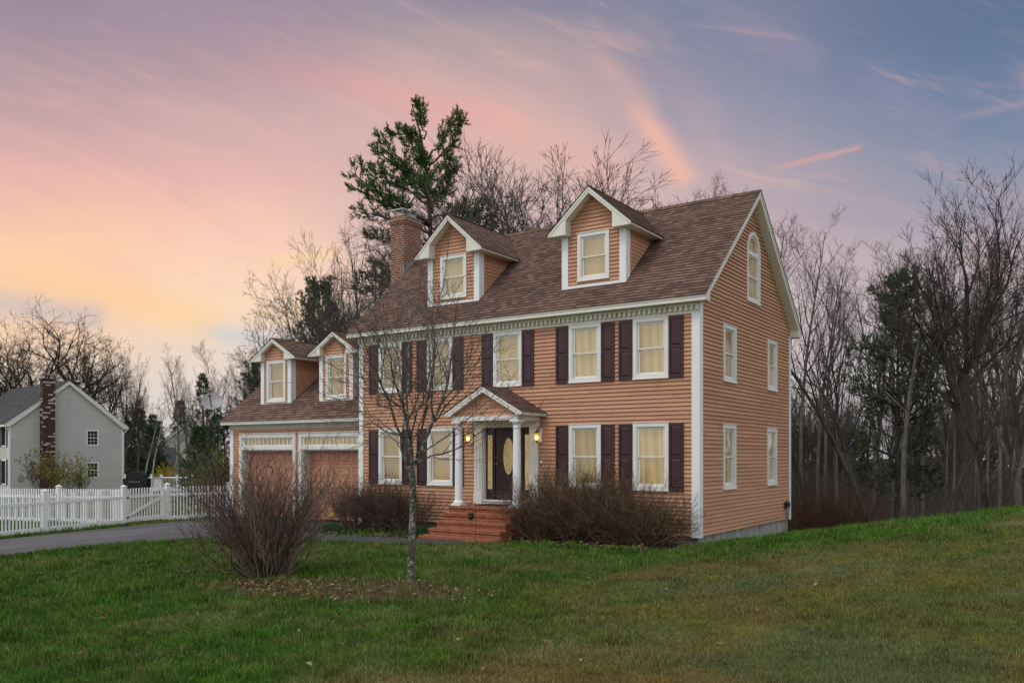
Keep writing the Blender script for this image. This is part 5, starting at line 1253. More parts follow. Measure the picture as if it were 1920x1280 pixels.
# the big white pine behind the house, limb by limb as it leans over the roof
def white_pine():
    d0 = 43.0; rng = np.random.default_rng(77); base = sight(812, HYP, d0); zb = gz(base[0], base[1])
    def at(px, py, dd=0.0): return sight(px, py, d0 + dd)
    tr, _ = resample([np.array((base[0], base[1], zb - .3)), at(815, 700), at(812, 560), at(808, 460), at(806, 400), at(803, 330), at(800, 280), at(785, 235), at(772, 195)], 16)
    lim = [[(803, 300), (822, 275, .6), (842, 245, .9), (856, 212, 1.0)], [(803, 310), (830, 290, -.6), (850, 265, -1.2), (866, 228, -1.5)], [(800, 285), (780, 262, -.8), (758, 250, -1), (738, 250, -1.2)], [(795, 262), (790, 235, .3), (786, 215, .5), (784, 200, .6)],
           [(804, 350), (778, 320, .5), (745, 300, .8), (712, 258, 1)], [(804, 356), (770, 330, -1), (735, 310, -1.5), (706, 285, -2)], [(805, 372), (770, 345, 1), (730, 330, 2), (704, 318, 2.4)], [(806, 385), (760, 352, 0), (715, 335, 0), (682, 318, 0)],
           [(807, 415), (765, 385, .4), (715, 365, .7), (656, 322, 1)], [(808, 425), (760, 398, -1), (705, 380, -1.5), (668, 345, -2)], [(808, 440), (765, 420, 1), (720, 410, 1.5), (672, 398, 2)], [(808, 420), (770, 400, -2), (735, 390, -3.5), (700, 360, -4.5)],
           [(810, 470), (770, 455, 0), (725, 448, 0), (690, 440, -.5)], [(810, 520), (770, 500, 1), (725, 498, 1.5), (700, 492, 2)], [(812, 560), (770, 545, -1), (720, 540, -1.5), (672, 536, -2)], [(812, 545), (760, 530, 1), (715, 520, 2), (690, 512, 2.5)],
           [(804, 340), (825, 335, .5), (845, 325, .8), (838, 300, 1)], [(805, 370), (830, 360, -1), (850, 345, -1.4), (848, 320, -1.6)], [(808, 410), (840, 400, 1), (870, 392, 1.5), (905, 385, 2)], [(808, 430), (845, 420, -1), (890, 408, -1.5), (928, 402, -2)], [(809, 450), (850, 440, .5), (895, 432, .8), (930, 425, 1)],
           [(804, 335), (798, 318, -2.0), (792, 310, -3.2), (788, 300, -4)], [(806, 380), (800, 365, -2.2), (792, 355, -3.5), (785, 345, -4.5)], [(806, 395), (815, 380, 2), (822, 370, 3.4), (828, 362, 4.2)], [(806, 360), (790, 345, 2.2), (770, 335, 3.5), (755, 328, 4.4)], [(803, 320), (790, 290, 1.4), (772, 275, 2.0), (760, 262, 2.4)]]
    P1 = []; L1 = []
    for l in lim:
        q, L = resample([at(*p) for p in l], 8); q[1:] += rng.normal(0, .07, (7, 3)); P1.append(q); L1.append(L)
    P1 = np.array(P1); L1 = np.array(L1); R1 = (.015 + .014 * L1)[:, None] * (1 - .75 * np.linspace(0, 1, 8))[None]; R = (.30 * (1 - np.linspace(0, 1, 16) ** .9) + .03)[None]
    P2, R2, L2 = offshoots(rng, P1, R1, L1, 18, .26, 1, (40, 10), .20, 5, .07, .15, .6, .5, .008, .45)
    P3, R3, L3 = offshoots(rng, P2, R2, L2, 5, .2, 1, (36, 12), .45, 3, .08, .18, .6, .3, .005, .25)
    c0, c1 = np.array((.018, .042, .012)), np.array((.090, .165, .036))
    sets = [needles(rng, P1, L1, 16, .2, .05, c0, c1, 1.0), needles(rng, P2, L2, 12, .17, .034, c0, c1, 1.2), needles(rng, P3, L3, 18, .17, .030, c0, c1, 1.1)]
    V, Q = merge_np([(a, b2) for a, b2, _ in sets]); col = np.concatenate([x for _, _, x in sets])
    org = np.array((base[0], base[1], zb)); t = thing('pine_tree', org, 'tall dark green white pine rising behind the brick chimney', 'tree')
    tv = tubes(tr[None], R, 9); bv = merge_np([tubes(P1, R1, 6), tubes(P2, R2, 4)])
    link_mesh('trunk', np_mesh('trunk', tv[0] - org, tv[1], None, True), M['barkdark'], t); link_mesh('limbs', np_mesh('limbs', bv[0] - org, bv[1], None, True), M['barkdark'], t); link_mesh('needles', np_mesh('needles', V - org, Q, col), M['needles'], t)
white_pine()

# ---- behind the house, seen over the roof
for px, d, yt, pr, sx, lb in [(872, 40, 305, 'dome', .95, 'bare tree with brown twigs between the pine and the dormer roof'), (938, 41, 272, 'dome2', 1.0, 'tall bare tree rising above the dormer nearer the chimney'), (1003, 42, 254, 'dome', 1.15, 'tallest bare tree above the roof ridge between the two dormers'),
                              (1082, 41, 318, 'dome2', 1.1, 'bare rounded tree just before the peak of the dormer nearer the gable'), (1150, 42, 325, 'dome', 1.0, 'bare tree behind the peak of the dormer nearer the gable'), (1196, 44, 342, 'dome2', .9, 'small bare tree top showing past the dormer over the ridge'), (1238, 46, 368, 'dome2', .7, 'lowest bare tree top showing along the ridge towards the gable'), (970, 50, 285, 'dome2', 1.2, 'bare crown filling the gap behind the tallest tree on its pine side'), (1045, 51, 300, 'dome', 1.2, 'bare crown filling the gap behind the tallest tree on its gable side')]:
    plant(PR[pr], 'bare_tree', px, d, yt, lb, 'bare trees behind the house', sx=sx)
for px, d, yt, pr, sx, lb in [(700, 41, 385, 'vase', .85, 'tall bare tree standing just before the brick chimney'), (648, 42, 425, 'dome', .75, 'bare tree with pale upright branches behind the garage'), (600, 43, 490, 'dome2', .8, 'bare dome shaped tree behind the garage roof'), (556, 44, 555, 'dome', .85, 'low dense bare tree behind the garage dormers'), (522, 45, 580, 'dome2', .8, 'bare tree at the far edge of the grove behind the garage'), (665, 38, 505, 'dome', .7, 'dense dark bare tree over the eave beside the chimney'), (620, 39, 545, 'dome2', .8, 'dark spreading bare tree over the garage dormers')]:
    plant(PR[pr], 'bare_tree', px, d, yt, lb, 'bare trees behind the garage', sx=sx)
plant_con(CN['pine'], 'pine_tree', 484, 44, 672, 'low dark pine peeking over the end of the garage roof', sx=.8)
plant_con(CN['pine'], 'pine_tree', 600, 50, 520, 'dark green pine buried in the bare trees behind the garage', sx=.75)

# ---- far yard beyond the fence
for px, d, yt, pr, sx, lb in [(140, 84, 573, 'oak', 1.0, 'great spreading bare oak behind the roof of the grey house'), (70, 82, 592, 'oak2', .95, 'dark bare oak behind the brick chimney of the grey house'), (12, 78, 610, 'oak', .8, 'bare oak past the low eave of the grey house'), (226, 88, 655, 'vase', .7, 'thin bare tree beside the high eave of the grey house'), (190, 86, 640, 'oak2', .7, 'bare tree low behind the grey roof slope'), (256, 90, 700, 'vase2', .7, 'small hazy bare tree between the grey house and the birches')]:
    plant(PR[pr], 'bare_oak' if 'oak' in pr else 'bare_tree', px, d, yt, lb, 'bare trees behind the grey house', sx=sx)
for px, d, yt, pr, sx, rot, nm, lb in [(337, 58, 646, 'slim', 1.0, 0, 'bare_tree', 'tall straight bare tree rising above the beige house'), (352, 60, 670, 'slim3', .8, 2, 'bare_tree', 'bare tree just beside the tallest one over the beige house'), (432, 50, 640, 'slim3', 1.1, 1, 'bare_tree', 'tall forked bare tree behind the satellite dish'), (408, 52, 685, 'slim', 1.0, 4, 'bare_tree', 'slender bare tree between the spruce and the satellite dish'), (455, 54, 668, 'vase', .6, 3, 'bare_tree', 'fine twigged bare tree over the garage roof edge'), (385, 60, 690, 'vase2', .6, 5, 'bare_tree', 'pale hazy bare tree behind the spruce top'),
                                       (268, 62, 745, 'birch', 1.0, 2.2, 'birch_tree', 'leaning pale birch trunk beside the grey house'), (285, 60, 735, 'birch', 1.0, 2.6, 'birch_tree', 'pale birch leaning in the middle of the dark firs'), (322, 59, 700, 'birch', .9, .6, 'birch_tree', 'pale birch leaning over the gable of the beige house')]:
    plant(PR[pr], nm, px, d, yt, lb, None, rot, sx)
plant_con(CN['spruce'], 'spruce_tree', 381, 47, 702, 'dark narrow spruce in front of the beige house, below the satellite dish', sx=.78)
plant_con(CN['fir'], 'spruce_tree', 408, 44, 778, 'broad bushy evergreen against the garage corner', sx=1.1)
plant_con(CN['fir'], 'spruce_tree', 372, 46, 800, 'low broad evergreen at the foot of the narrow spruce', sx=1.2)
for px, d, yt, sx, lb in [(262, 96, 768, 1.0, 'dark far fir with a pointed top beside the grey house'), (286, 98, 778, .9, 'dark far fir between the birches'), (240, 97, 790, 1.1, 'dark far fir low beside the grey eave'), (338, 128, 752, .9, 'dark fir behind the beige house roof'), (296, 118, 790, 1.0, 'low dark fir next to the beige gable'), (280, 99, 800, 1.2, 'low dark fir behind the outbuilding')]:
    plant_con(CN['fir'], 'fir_tree', px, d, yt, lb, 'dark firs in the far yard', sx)

# ---- the wood beside the lawn
wood = [(1478, 40, 302, 'slim3', 1.25, 'tall thin bare tree rising behind the gable peak'), (1806, 31, 326, 'big', 1.0, 'largest bare tree in the wood, with a thick trunk and broad crown'), (1915, 34, 338, 'vase', .9, 'tall bare tree at the end of the wood'), (1862, 27.5, 520, 'multi', .75, 'dark many stemmed bare tree at the lawn edge'), (1652, 29, 470, 'slim2', 1.1, 'dark leaning bare tree at the lawn edge in front of the pine'), (1630, 29.5, 560, 'slim2', 1.0, 'thin dark bent tree at the lawn edge beside the red brush'), (1742, 30, 600, 'slim2', 1.1, 'leaning bare tree next to the thickest trunk'), (1697, 31, 430, 'slim', 1.2, 'straight dark bare trunk in front of the pine')]
for k, (px, d, yt, pr, sx, lb) in enumerate(wood): plant(PR[pr], 'bare_tree', px, d, yt, lb, 'bare trees of the wood beside the lawn', [0, 1.2, 2, .5, 3.6, 2.6, .4, 1][k], sx)
rng = np.random.default_rng(55)
for k in range(24):
    px = 1488 + 450 * ((k + rng.random()) / 24); d = rng.uniform(33, 60); yt = rng.uniform(400, 560) - 40 * (px < 1560); plant(PR[['slim', 'slim2', 'slim3', 'slim', 'slim3'][rng.integers(5)]], 'bare_tree', px, d, yt, 'slim grey bare tree among the crowded trunks of the wood beside the lawn', 'bare trees of the wood beside the lawn', None, rng.uniform(.75, 1.1))
plant_con(CN['woodpine'], 'pine_tree', 1683, 39, 508, 'green pine standing inside the bare wood', sx=.95)
# far wood: one mass nobody could count
def far_wood():
    rng = np.random.default_rng(91); parts = []
    src = [PR['slim'].raw, PR['vase'].raw, PR['slim3'].raw]
    for k in range(100):
        px = rng.uniform(1240, 2150); d = rng.uniform(60, 105); p = sight(px, HYP, d); z = gz(p[0], p[1]); H = 1.842 + (HYP - rng.uniform(740, 812)) / FPX * d - z; tv, bv = src[rng.integers(3)]; s = H / PR['slim'].H; a = rng.random() * 6.28; Rz = np.array(((math.cos(a), -math.sin(a), 0), (math.sin(a), math.cos(a), 0), (0, 0, 1)))
        V, Q = merge_np([tv, bv]); keep = slice(None); parts.append(((V * (s * 1.6, s * 1.6, s)) @ Rz.T + (p[0], p[1], z), Q))
    V, Q = merge_np(parts); o = link_mesh('far_wood', np_mesh('far_wood', V, Q, None, True), M['treetwig']); o['kind'] = 'stuff'; o['label'] = 'brown grey mass of distant bare wood below the tree trunks'
far_wood()
def thicket(name, px0, px1, d0, d1, n, h, m, label, seed):
    m = {'twig': 'treetwig'}.get(m, m)
    """brush of upright whips: uncountable undergrowth"""
    rng = np.random.default_rng(seed); px = rng.uniform(px0, px1, n); d = rng.uniform(d0, d1, n); x = CAM[0] + d * (FW[0] + RT[0] * (px - 960) / FPX); y = CAM[1] + d * (FW[1] + RT[1] * (px - 960) / FPX)
    ok = y > 8.3 + .65 * np.clip(x, -3, 30); x, y = x[ok], y[ok]; n = len(x); L = h * rng.uniform(.5, 1.2, n); P = np.empty((n, 6, 3)); P[:, 0] = np.stack([x, y, ground(x, y) - .05], 1); dd = rng.normal(0, .35, (n, 3)); dd[:, 2] = 1
    for j in range(1, 6): dd = dd + rng.normal(0, .14, (n, 3)); dd /= np.linalg.norm(dd, axis=1, keepdims=True); P[:, j] = P[:, j - 1] + dd * (L / 5)[:, None]
    R = np.full((n, 1), .010) * (1 - .7 * np.linspace(0, 1, 6))[None]
    P2, R2, L2 = offshoots(rng, P, R, L, 6, .2, 1, (38, 14), .45, 4, .12, .1, .7, .4, .005); P3, R3, L3 = offshoots(rng, P2, R2, L2, 3, .2, 1, (40, 14), .5, 3, .1, .05, .7, .4, .004)
    V, Q = merge_np([tubes(P, R, 4), tubes(P2, R2, 3), tubes(P3, R3, 3)]); o = link_mesh(name, np_mesh(name, V, Q, None, True), M[m]); o['kind'] = 'stuff'; o['label'] = label
thicket('red_brush', 1478, 1615, 27.5, 34, 420, 2.0, 'redtwig', 'thicket of red brown whips at the wood edge beside the gable', 5)
thicket('undergrowth', 1590, 1990, 27, 46, 900, 1.5, 'twig', 'grey brown undergrowth along the wood edge', 6)
thicket('undergrowth', 1250, 2050, 46, 80, 1900, 4.6, 'twig', 'deep brown undergrowth inside the wood', 8)

# ================================================================ shrubs
def tint(rng, tb, P, k, c0, c1):
    t = rng.random(P.shape[0])[:, None] ** 1.5; c = np.array(c0) + (np.array(c1) - np.array(c0)) * t
    return np.repeat(c, P.shape[1] * k, 0)
TW = {'shrubtwig': ((.050, .031, .022), (.26, .178, .115)), 'twig': ((.045, .03, .024), (.20, .14, .11)), 'darktwig': ((.042, .030, .024), (.25, .185, .145))}
def shrub(name, loc, n, h, spread, m, label, group=None, seed=1, tilt=(0, 55), bias=(0, 0), r=.011, n2=6, n3=4, base=.25, rmin=.0035, cat='shrub', t=None, wob=.10, trop=.05, l2=.42, tp=.7):
    rng = np.random.default_rng(seed); a = rng.random(n) * 6.283; ti = np.radians(tilt[0] + (tilt[1] - tilt[0]) * rng.random(n) ** tp); br = base * np.sqrt(rng.random(n)); P = np.empty((n, 9, 3)); P[:, 0] = np.stack([np.cos(a) * br * spread[0], np.sin(a) * br * spread[1], np.full(n, -.06)], 1)
    d = np.stack([np.cos(a) * np.sin(ti) * spread[0] + bias[0] * rng.random(n), np.sin(a) * np.sin(ti) * spread[1] + bias[1] * rng.random(n), np.cos(ti)], 1); L = h * rng.uniform(.62, 1.12, n); d /= np.linalg.norm(d, axis=1, keepdims=True)
    for j in range(1, 9): d = d + rng.normal(0, wob, (n, 3)) + np.array((0, 0, trop)); d /= np.linalg.norm(d, axis=1, keepdims=True); P[:, j] = P[:, j - 1] + d * (L / 8)[:, None]; P[:, j, 2] = np.maximum(P[:, j, 2], .02)
    R = (r * rng.uniform(.5, 1.2, n))[:, None] * (1 - .75 * np.linspace(0, 1, 9))[None]
    P2, R2, L2 = offshoots(rng, P, R, L, n2, .3, 1, (34, 12), l2, 5, .12, .10, .7, .5, rmin); P3, R3, L3 = offshoots(rng, P2, R2, L2, n3, .25, 1, (36, 14), .45, 4, .12, .08, .75, .4, rmin * .8)
    z = gz(*loc); tg = thing(name, (loc[0], loc[1], z), label, cat, group)
    c0, c1 = TW.get(m, ((.05, .036, .028), (.17, .125, .10)))
    sv = tubes(P, R, 5); link_mesh('stems', np_mesh('stems', *sv, tint(rng, sv, P, 5, c0, c1), True), M['leaf'], tg)
    tv = merge_np([tubes(P2, R2, 3), tubes(P3, R3, 3)]); link_mesh('twigs', np_mesh('twigs', *tv, np.concatenate([tint(rng, 0, P2, 3, c0, c1), tint(rng, 0, P3, 3, c0, c1)]), True), M['leaf'], tg)
    return tg, P3
shrub('bare_shrub', (-4.75, -8.72), 150, 2.3, (.78, .8), 'darktwig', 'bare many stemmed shrub fanning out on the lawn in front of the garage', None, 3, (2, 60), (-.30, .10), .013, 8, 4, .42, .0036, wob=.22, trop=.08, tp=1.05)
hs = [(-3.72, -1.05, 1.55, 'dense brown shrub beside the brick steps, under the first window past the door'), (-2.75, -.98, 1.75, 'tallest dense brown shrub, between the two ground floor windows'), (-1.75, -.95, 1.62, 'dense brown shrub under the window nearest the house corner'), (-.85, -.90, 1.35, 'low brown shrub beside the white corner board')]
for k, (x, y, h, lb) in enumerate(hs): shrub('foundation_shrub', (x, y), 125, h, (1.0, .62), 'shrubtwig', lb, 'dense shrubs under the front windows', 20 + k, (2, 60), (0, -.05), .009, 8, 4, .34, .0045, trop=.03, wob=.14)
for k, (x, y, h, lb) in enumerate([(-10.15, -1.05, 1.35, 'bare brown shrub at the garage corner, under the shuttered window'), (-9.25, -1.05, 1.5, 'bare brown shrub between the two ground floor windows, behind the young tree'), (-8.2, -1.0, 1.25, 'sparser brown shrub against the clapboards near the brick steps')]): shrub('foundation_shrub', (x, y), 150 - 20 * k, h, (1.25, .6), 'twig', lb, 'bare shrubs between the garage and the steps', 40 + k, (2, 55), (0, 0), .008, 7, 4, .3, .0036)
# two spring shrubs before the grey house
def leafy(px, d, h, n, cols, label, seed, m='twig', w=1.0):
    p = sight(px, HYP, d); tg, P3 = shrub('budding_shrub', (p[0], p[1]), n, h, (w, w), m, label, 'budding shrubs before the grey house', seed, (2, 30), (0, 0), .014, 5, 3, .35, .006)
    rng = np.random.default_rng(seed); V, Q, c = needles(rng, P3, None, 3, .09, .07, np.array(cols[0]), np.array(cols[1]), .5); link_mesh('leaves', np_mesh('leaves', V, Q, c), M['leaf'], tg)
leafy(84, 58, 2.9, 40, ((.10, .06, .03), (.22, .14, .05)), 'russet budding shrub in front of the brick chimney', 61)
leafy(116, 57, 2.6, 26, ((.13, .12, .03), (.30, .28, .05)), 'yellow green budding shrub beside the chimney', 62)
leafy(142, 58, 2.6, 26, ((.15, .15, .03), (.33, .31, .06)), 'yellow green budding shrub nearest the grey house windows', 63)
leafy(318, 62, 2.6, 40, ((.30, .22, .02), (.55, .40, .04)), 'small yellow forsythia behind the deck railing', 64)
leafy(405, 40, 2.6, 60, ((.06, .09, .025), (.16, .18, .05)), 'light green budding shrub behind the fence at the garage corner', 65)

# ================================================================ the young tree on the lawn
def young_tree():
    rng = np.random.default_rng(15); d0 = 14.55; b0 = sight(769, 1096, d0); zb = gz(b0[0], b0[1]); org = np.array((b0[0], b0[1], zb))
    def at(px, py, dd=0.0): return sight(px, py, d0 + dd)
    trunk, _ = resample([org - (0, 0, .2), org, at(771, 1040), at(773, 990), at(775, 940), at(774, 905), at(772, 876)], 16)
    tr_r = np.interp(np.linspace(0, 1, 16), [0, .12, .3, .9, 1], [.085, .070, .062, .056, .058])
    lim = [([(770, 884), (760, 866), (754, 842), (752, 815, -.1)], .040, .030), ([(752, 815, -.1), (744, 795, -.2), (732, 763, -.35), (715, 720, -.5), (697, 680, -.7), (678, 632, -.9), (664, 596, -1.1)], .026, .006), ([(752, 818, -.1), (738, 806, .1), (722, 797, .3), (700, 782, .5), (672, 768, .7), (640, 752, .9), (610, 742, 1.1)], .017, .005),
           ([(752, 815, -.1), (757, 790, .2), (760, 760, .4), (752, 720, .6), (748, 680, .7), (740, 640, .8)], .020, .006), ([(772, 878), (767, 845, .1), (763, 800, .2), (765, 755, .3), (768, 705, .5), (764, 650, .6), (772, 590, .8), (768, 540, .9)], .032, .006), ([(774, 872), (770, 825, -.2), (760, 775, -.4), (747, 735, -.6), (735, 695, -.8), (724, 645, -1), (714, 590, -1.2)], .028, .006),
           ([(777, 872), (795, 832), (815, 790, .05), (830, 752, .1), (838, 715, .15), (846, 668, .2), (851, 620, .3), (860, 555, .4)], .040, .008), ([(780, 868), (800, 860, -.2), (840, 847, -.4), (880, 830, -.6), (905, 806, -.8), (935, 778, -1), (955, 762, -1.1)], .020, .005), ([(781, 862), (800, 843, .2), (830, 820, .4), (860, 800, .6), (890, 776, .8), (925, 742, 1), (940, 720, 1.1)], .018, .005),
           ([(781, 858), (788, 815, -.3), (798, 775, -.5), (806, 740, -.7), (815, 690, -.9), (813, 640, -1), (820, 580, -1.1), (832, 520, -1.2)], .026, .006), ([(815, 790, .05), (835, 765, -.2), (858, 735, -.4), (885, 700, -.6), (905, 660, -.8)], .018, .005), ([(830, 752, .1), (848, 730, .4), (870, 690, .7), (880, 640, 1), (895, 600, 1.2)], .016, .005), ([(838, 715, .15), (826, 680, .4), (812, 630, .6), (806, 580, .8), (800, 530, 1)], .014, .005),
           ([(763, 800, .2), (776, 765, -.2), (790, 720, -.5), (795, 670, -.7), (790, 615, -.9)], .016, .005), ([(732, 763, -.35), (712, 745, -.1), (690, 715, .1), (665, 695, .3), (640, 672, .5)], .014, .004), ([(715, 720, -.5), (718, 680, -.8), (712, 640, -1), (700, 600, -1.2)], .012, .004), ([(760, 775, -.4), (735, 750, -.9), (705, 735, -1.3), (675, 705, -1.6)], .014, .004), ([(767, 845, .1), (785, 800, .7), (800, 755, 1.1), (825, 700, 1.5)], .018, .005), ([(770, 825, -.2), (780, 780, -.8), (795, 735, -1.3), (815, 680, -1.7), (830, 630, -1.9)], .018, .005), ([(754, 842), (735, 820, .5), (715, 800, .9), (690, 790, 1.3), (660, 786, 1.6)], .014, .004)]
    P1 = []; R1 = []; L1 = []
    for pts, r0, r1 in lim:
        q, L = resample([at(*p) for p in pts], 12); w = rng.normal(0, .012, (12, 3)); w[0] = 0; q = q + w; P1.append(q); R1.append(np.linspace(r0, r1, 12) * .88); L1.append(L)
    P1 = np.array(P1); R1 = np.array(R1); L1 = np.array(L1)
    P2, R2, L2 = offshoots(rng, P1[1:], R1[1:], L1[1:], 10, .18, 1, (44, 13), .50, 7, .10, .07, .6, .40, .0046, .35)
    P3, R3, L3 = offshoots(rng, P2, R2, L2, 5, .2, 1, (38, 12), .46, 5, .10, .07, .7, .4, .0036, .18)
    P4, R4, L4 = offshoots(rng, P3, R3, L3, 2, .3, 1, (36, 14), .45, 3, .08, .05, .75, .4, .0028, .06)
    t = thing('young_tree', org, 'slender bare young tree with lichen grey trunk on the lawn before the house', 'tree')
    tv = tubes(trunk[None], tr_r[None], 14); V = tv[0]; 
    link_mesh('trunk', np_mesh('trunk', V - org, tv[1], None, True), M['lichenbark'], t)
    bv = tubes(P1, R1, 9); link_mesh('limbs', np_mesh('limbs', bv[0] - org, bv[1], None, True), M['lichenbark'], t)
    bv = merge_np([tubes(P2, R2, 5), tubes(P3, R3, 4), tubes(P4, R4, 3)]); link_mesh('twigs', np_mesh('twigs', bv[0] - org, bv[1], None, True), M['barkwarm'], t)
    # swelling buds at the twig tips
    E = np.concatenate([P3[:, -1], P4[:, -1], P3[:, 2]]); n = len(E); rad_ = rng.uniform(.004, .008, n); o6 = np.array(((1, 0, 0), (0, 1, 0), (-1, 0, 0), (0, -1, 0), (0, 0, 1.6), (0, 0, -1.2)))
    V = (E[:, None] + o6[None] * rad_[:, None, None]).reshape(-1, 3); f = np.array(((0, 1, 4), (1, 2, 4), (2, 3, 4), (3, 0, 4), (1, 0, 5), (2, 1, 5), (3, 2, 5), (0, 3, 5))); Q = (np.arange(n)[:, None, None] * 6 + f[None]).reshape(-1, 3)
    link_mesh('buds', np_mesh('buds', V - org, Q, None, True), M['redtwig'], t)
young_tree()

# ================================================================ sky, sun, camera
def build_world():
    w = bpy.data.worlds.new('World'); bpy.context.scene.world = w; w.use_nodes = True; nt = w.node_tree; nt.nodes.clear(); b = NB(nt)
    out = b.new('ShaderNodeOutputWorld'); bg = b.new('ShaderNodeBackground'); b.l.new(bg.outputs[0], out.inputs[0])
    dirn = b.coord('Generated'); sep = b.new('ShaderNodeSeparateXYZ'); b.put(sep.inputs[0], dirn); X, Y, Z = sep.outputs
    u = b.math('ADD', b.math('MULTIPLY', X, float(RT[0])), b.math('MULTIPLY', Y, float(RT[1]))); v = b.math('ADD', b.math('MULTIPLY', X, float(FW[0])), b.math('MULTIPLY', Y, float(FW[1])))
    vv = b.math('MAXIMUM', v, .2)
    # bearing and height towards the sunset, in hundreds of survey units
    px = b.math('ADD', b.math('MULTIPLY', b.math('DIVIDE', u, vv), FPX / 100), 9.6); py = b.math('SUBTRACT', HYP / 100, b.math('MULTIPLY', b.math('DIVIDE', Z, vv), FPX / 100))
    cb = b.new('ShaderNodeCombineXYZ'); b.put(cb.inputs[0], px); b.put(cb.inputs[1], py); q = cb.outputs[0]
    # wisps: stretched, drifting noise
    n1 = b.noise(b.aniso(q, 9, 1.9, 16), 1.0, 6, .55, .8); n2 = b.noise(b.aniso(q, 4.6, .85, 19, (7, 3, 0)), 1.0, 7, .6, 1.0); n3 = b.noise(b.aniso(q, 4, 1.6, 52, (2, 9, 4)), 1.0, 6, .55, .6); fine = b.noise(b.aniso(q, 1.3, .22, 16), 1.0, 6, .65, .4)
    pyw = b.math('ADD', py, b.math('MULTIPLY', b.math('SUBTRACT', n1, .5), 1.5)); pyw = b.math('ADD', pyw, b.math('MULTIPLY', b.math('SUBTRACT', n2, .5), .8))
    pxs = b.math('ADD', px, b.math('MULTIPLY', b.math('SUBTRACT', n3, .5), 2.2))
    f = b.math('DIVIDE', pyw, 9.0, clamp=True)
    def col(stops): return b.ramp(f, [(p / 900, s2l(*c)) for p, c in stops])
    left = col([(0, (157, 141, 158)), (130, (182, 155, 163)), (210, (199, 164, 168)), (320, (230, 182, 174)), (400, (246, 196, 172)), (470, (251, 208, 175)), (560, (250, 206, 172)), (640, (248, 212, 182)), (700, (232, 214, 198)), (850, (208, 205, 204))])
    midl = col([(0, (158, 142, 160)), (120, (188, 158, 165)), (200, (205, 171, 172)), (330, (231, 185, 178)), (420, (246, 202, 182)), (490, (253, 213, 188)), (580, (251, 220, 190)), (650, (238, 217, 200)), (720, (228, 215, 208)), (850, (208, 205, 206))])
    mid = col([(0, (150, 140, 158)), (60, (178, 159, 163)), (160, (205, 172, 171)), (260, (214, 180, 174)), (360, (214, 184, 180)), (460, (218, 191, 189)), (620, (214, 202, 202)), (850, (206, 204, 205))])
    right = col([(0, (128, 134, 158)), (100, (134, 138, 162)), (180, (146, 147, 168)), (250, (162, 156, 172)), (320, (184, 166, 174)), (420, (194, 173, 179)), (520, (200, 181, 187)), (640, (207, 195, 200)), (850, (208, 204, 206))])
    farr = col([(0, (97, 115, 149)), (50, (102, 120, 152)), (120, (108, 126, 158)), (250, (126, 139, 165)), (320, (141, 147, 170)), (400, (163, 157, 173)), (490, (187, 172, 180)), (620, (204, 191, 197)), (850, (208, 204, 206))])
    right = b.mix(b.map(pxs, 12.8, 18.2), right, farr)
    c = b.mix(b.map(pxs, 1.0, 4.6), left, midl); c = b.mix(b.map(pxs, 4.6, 8.6), c, mid)
    bd = b.math('SUBTRACT', pxs, b.math('ADD', 11.0, b.math('MULTIPLY', py, .55)))                # ragged edge of the pink cloud
    c = b.mix(b.map(b.math('ADD', bd, b.math('MULTIPLY', b.math('SUBTRACT', n2, .5), 2.0)), -2.2, 1.9), c, right)
    def gauss(x, s): return b.math('POWER', 2.718, b.math('MULTIPLY', b.math('POWER', b.math('DIVIDE', x, s), 2.0), -1.0))
    def band(x0, y0, x1, y1, wid, soft=.5):
        """wisp along a line, tapering at its ends"""
        L = math.hypot(x1 - x0, y1 - y0); ux, uy = (x1 - x0) / L, (y1 - y0) / L
        t = b.math('ADD', b.math('MULTIPLY', b.math('SUBTRACT', px, x0), ux), b.math('MULTIPLY', b.math('SUBTRACT', py, y0), uy)); s = b.math('ADD', b.math('MULTIPLY', b.math('SUBTRACT', px, x0), -uy), b.math('MULTIPLY', b.math('SUBTRACT', py, y0), ux))
        s = b.math('ADD', s, b.math('MULTIPLY', b.math('SUBTRACT', fine, .5), wid * 1.2))
        return b.math('MULTIPLY', gauss(s, wid), b.math('MULTIPLY', b.map(t, 0, L * soft), b.map(t, L * (1 - soft * .3), L, 1, 0)))
    def wisp(m_, amt, rgb):
        nonlocal c
        c = b.mix(b.math('MULTIPLY', m_, amt, clamp=True), c, s2l(*rgb))
    wisp(band(10.6, .5, 12.3, 2.3, .34, .5), .4, (226, 180, 172)); wisp(band(11.7, 1.7, 12.95, 3.55, .24, .45), .9, (238, 184, 168)); wisp(band(8.6, 1.7, 10.0, 2.5, .22), .45, (232, 174, 162)); wisp(band(4.0, .95, 9.6, 2.35, .30), .40, (224, 160, 164))
    wisp(band(14.2, 3.24, 16.25, 2.73, .05, .4), .55, (226, 168, 160)); wisp(band(17.6, 2.3, 19.8, 1.78, .08, .4), .4, (176, 152, 172)); wisp(band(13.0, .0, 15.6, 1.3, .35), .30, (166, 146, 172)); wisp(band(15.8, 1.2, 18.0, 2.6, .35), .28, (160, 146, 174))
    wisp(band(4.6, 5.0, 6.4, 4.72, .14), .55, (252, 218, 160)); wisp(band(-.8, 4.75, 4.4, 6.2, .36, .3), .6, (255, 211, 158)); wisp(band(3.4, 6.15, 5.8, 6.5, .2, .4), .7, (200, 205, 213)); wisp(band(-1.6, 5.5, 2.2, 6.0, .26, .4), .75, (206, 192, 190))
    wisp(b.map(fine, .5, .8), .06, (250, 215, 195)); wisp(b.map(n2, .54, .76), .34, (244, 190, 176)); wisp(b.map(n2, .42, .2), .30, (165, 140, 165)); wisp(band(5.5, 1.2, 12.2, 3.4, .5, .4), .35, (240, 184, 170))
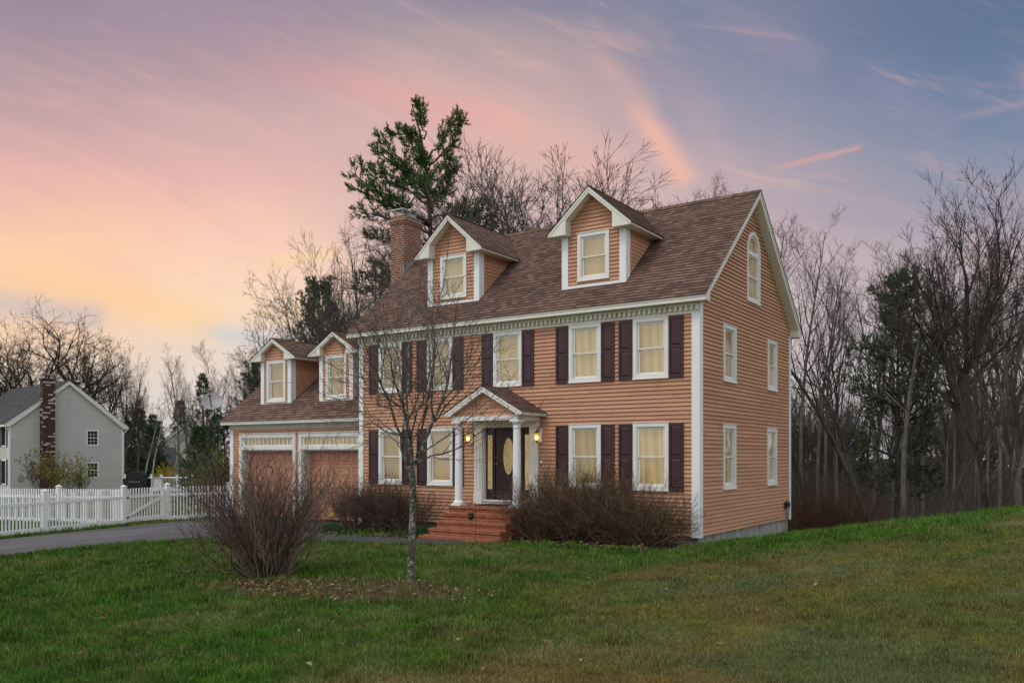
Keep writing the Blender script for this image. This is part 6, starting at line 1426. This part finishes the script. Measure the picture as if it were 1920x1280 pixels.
    # everywhere else: bright even overcast over a daylight sky
    sky = b.new('ShaderNodeTexSky', sky_type='NISHITA'); sky.sun_disc = False; sky.sun_elevation = SUN_EL; sky.sun_rotation = SUN_ROT; sky.air_density = 1.0; sky.dust_density = 2.0
    oc = b.new('ShaderNodeVectorMath', operation='SCALE'); b.l.new(sky.outputs[0], oc.inputs[0]); oc.inputs['Scale'].default_value = .05
    cl = b.noise(dirn, 2.2, 4); grey = b.ramp(cl, [(.3, (.62, .615, .61)), (.75, (1.0, .985, .965))])
    over = b.mix(1.0, grey, oc.outputs[0], 'ADD')
    away = b.math('SUBTRACT', 1.0, b.math('MULTIPLY', b.map(v, .15, .55), b.map(b.math('DIVIDE', Z, vv), .62, 1.15, 1, 0)), clamp=True)
    c = b.mix(away, c, over)
    b.put(bg.inputs[0], c); bg.inputs[1].default_value = 1.0
    w.cycles.sampling_method = 'AUTOMATIC'
SUN_EL = rad(57); sun_dir = np.array((-.22, -1.0, 0)); sun_dir /= np.linalg.norm(sun_dir)         # towards the sun, on the ground
SUN_ROT = math.atan2(sun_dir[0], sun_dir[1])
build_world()
sl = bpy.data.lights.new('sun', 'SUN'); sl.energy = .95; sl.angle = rad(15); sl.color = (1, .95, .88)
so = bpy.data.objects.new('sun', sl); C.objects.link(so)
to = Vector((-sun_dir[0] * math.cos(SUN_EL), -sun_dir[1] * math.cos(SUN_EL), -math.sin(SUN_EL))); so.rotation_euler = to.to_track_quat('-Z', 'Y').to_euler(); so.location = (0, -30, 40)

cam = bpy.data.cameras.new('camera'); co = bpy.data.objects.new('camera', cam); C.objects.link(co); co.location = CAM; co.rotation_euler = (rad(90), 0, YAW)
cam.sensor_width = 36; cam.lens = FPX / 1920 * 36; cam.shift_y = (HYP - 640) / 1920; cam.clip_end = 2000; cam.clip_start = .1
sc = bpy.context.scene; sc.camera = co; sc.render.engine = 'CYCLES'
sc.view_settings.view_transform = 'Standard'; sc.view_settings.look = 'None'; sc.view_settings.exposure = 0.0; sc.view_settings.gamma = 1.0; sc.view_settings.use_curve_mapping = False
sc.cycles.max_bounces = 6; sc.cycles.diffuse_bounces = 3; sc.cycles.transparent_max_bounces = 12; sc.cycles.caustics_reflective = False; sc.cycles.caustics_refractive = False
sc.cycles.use_denoising = True
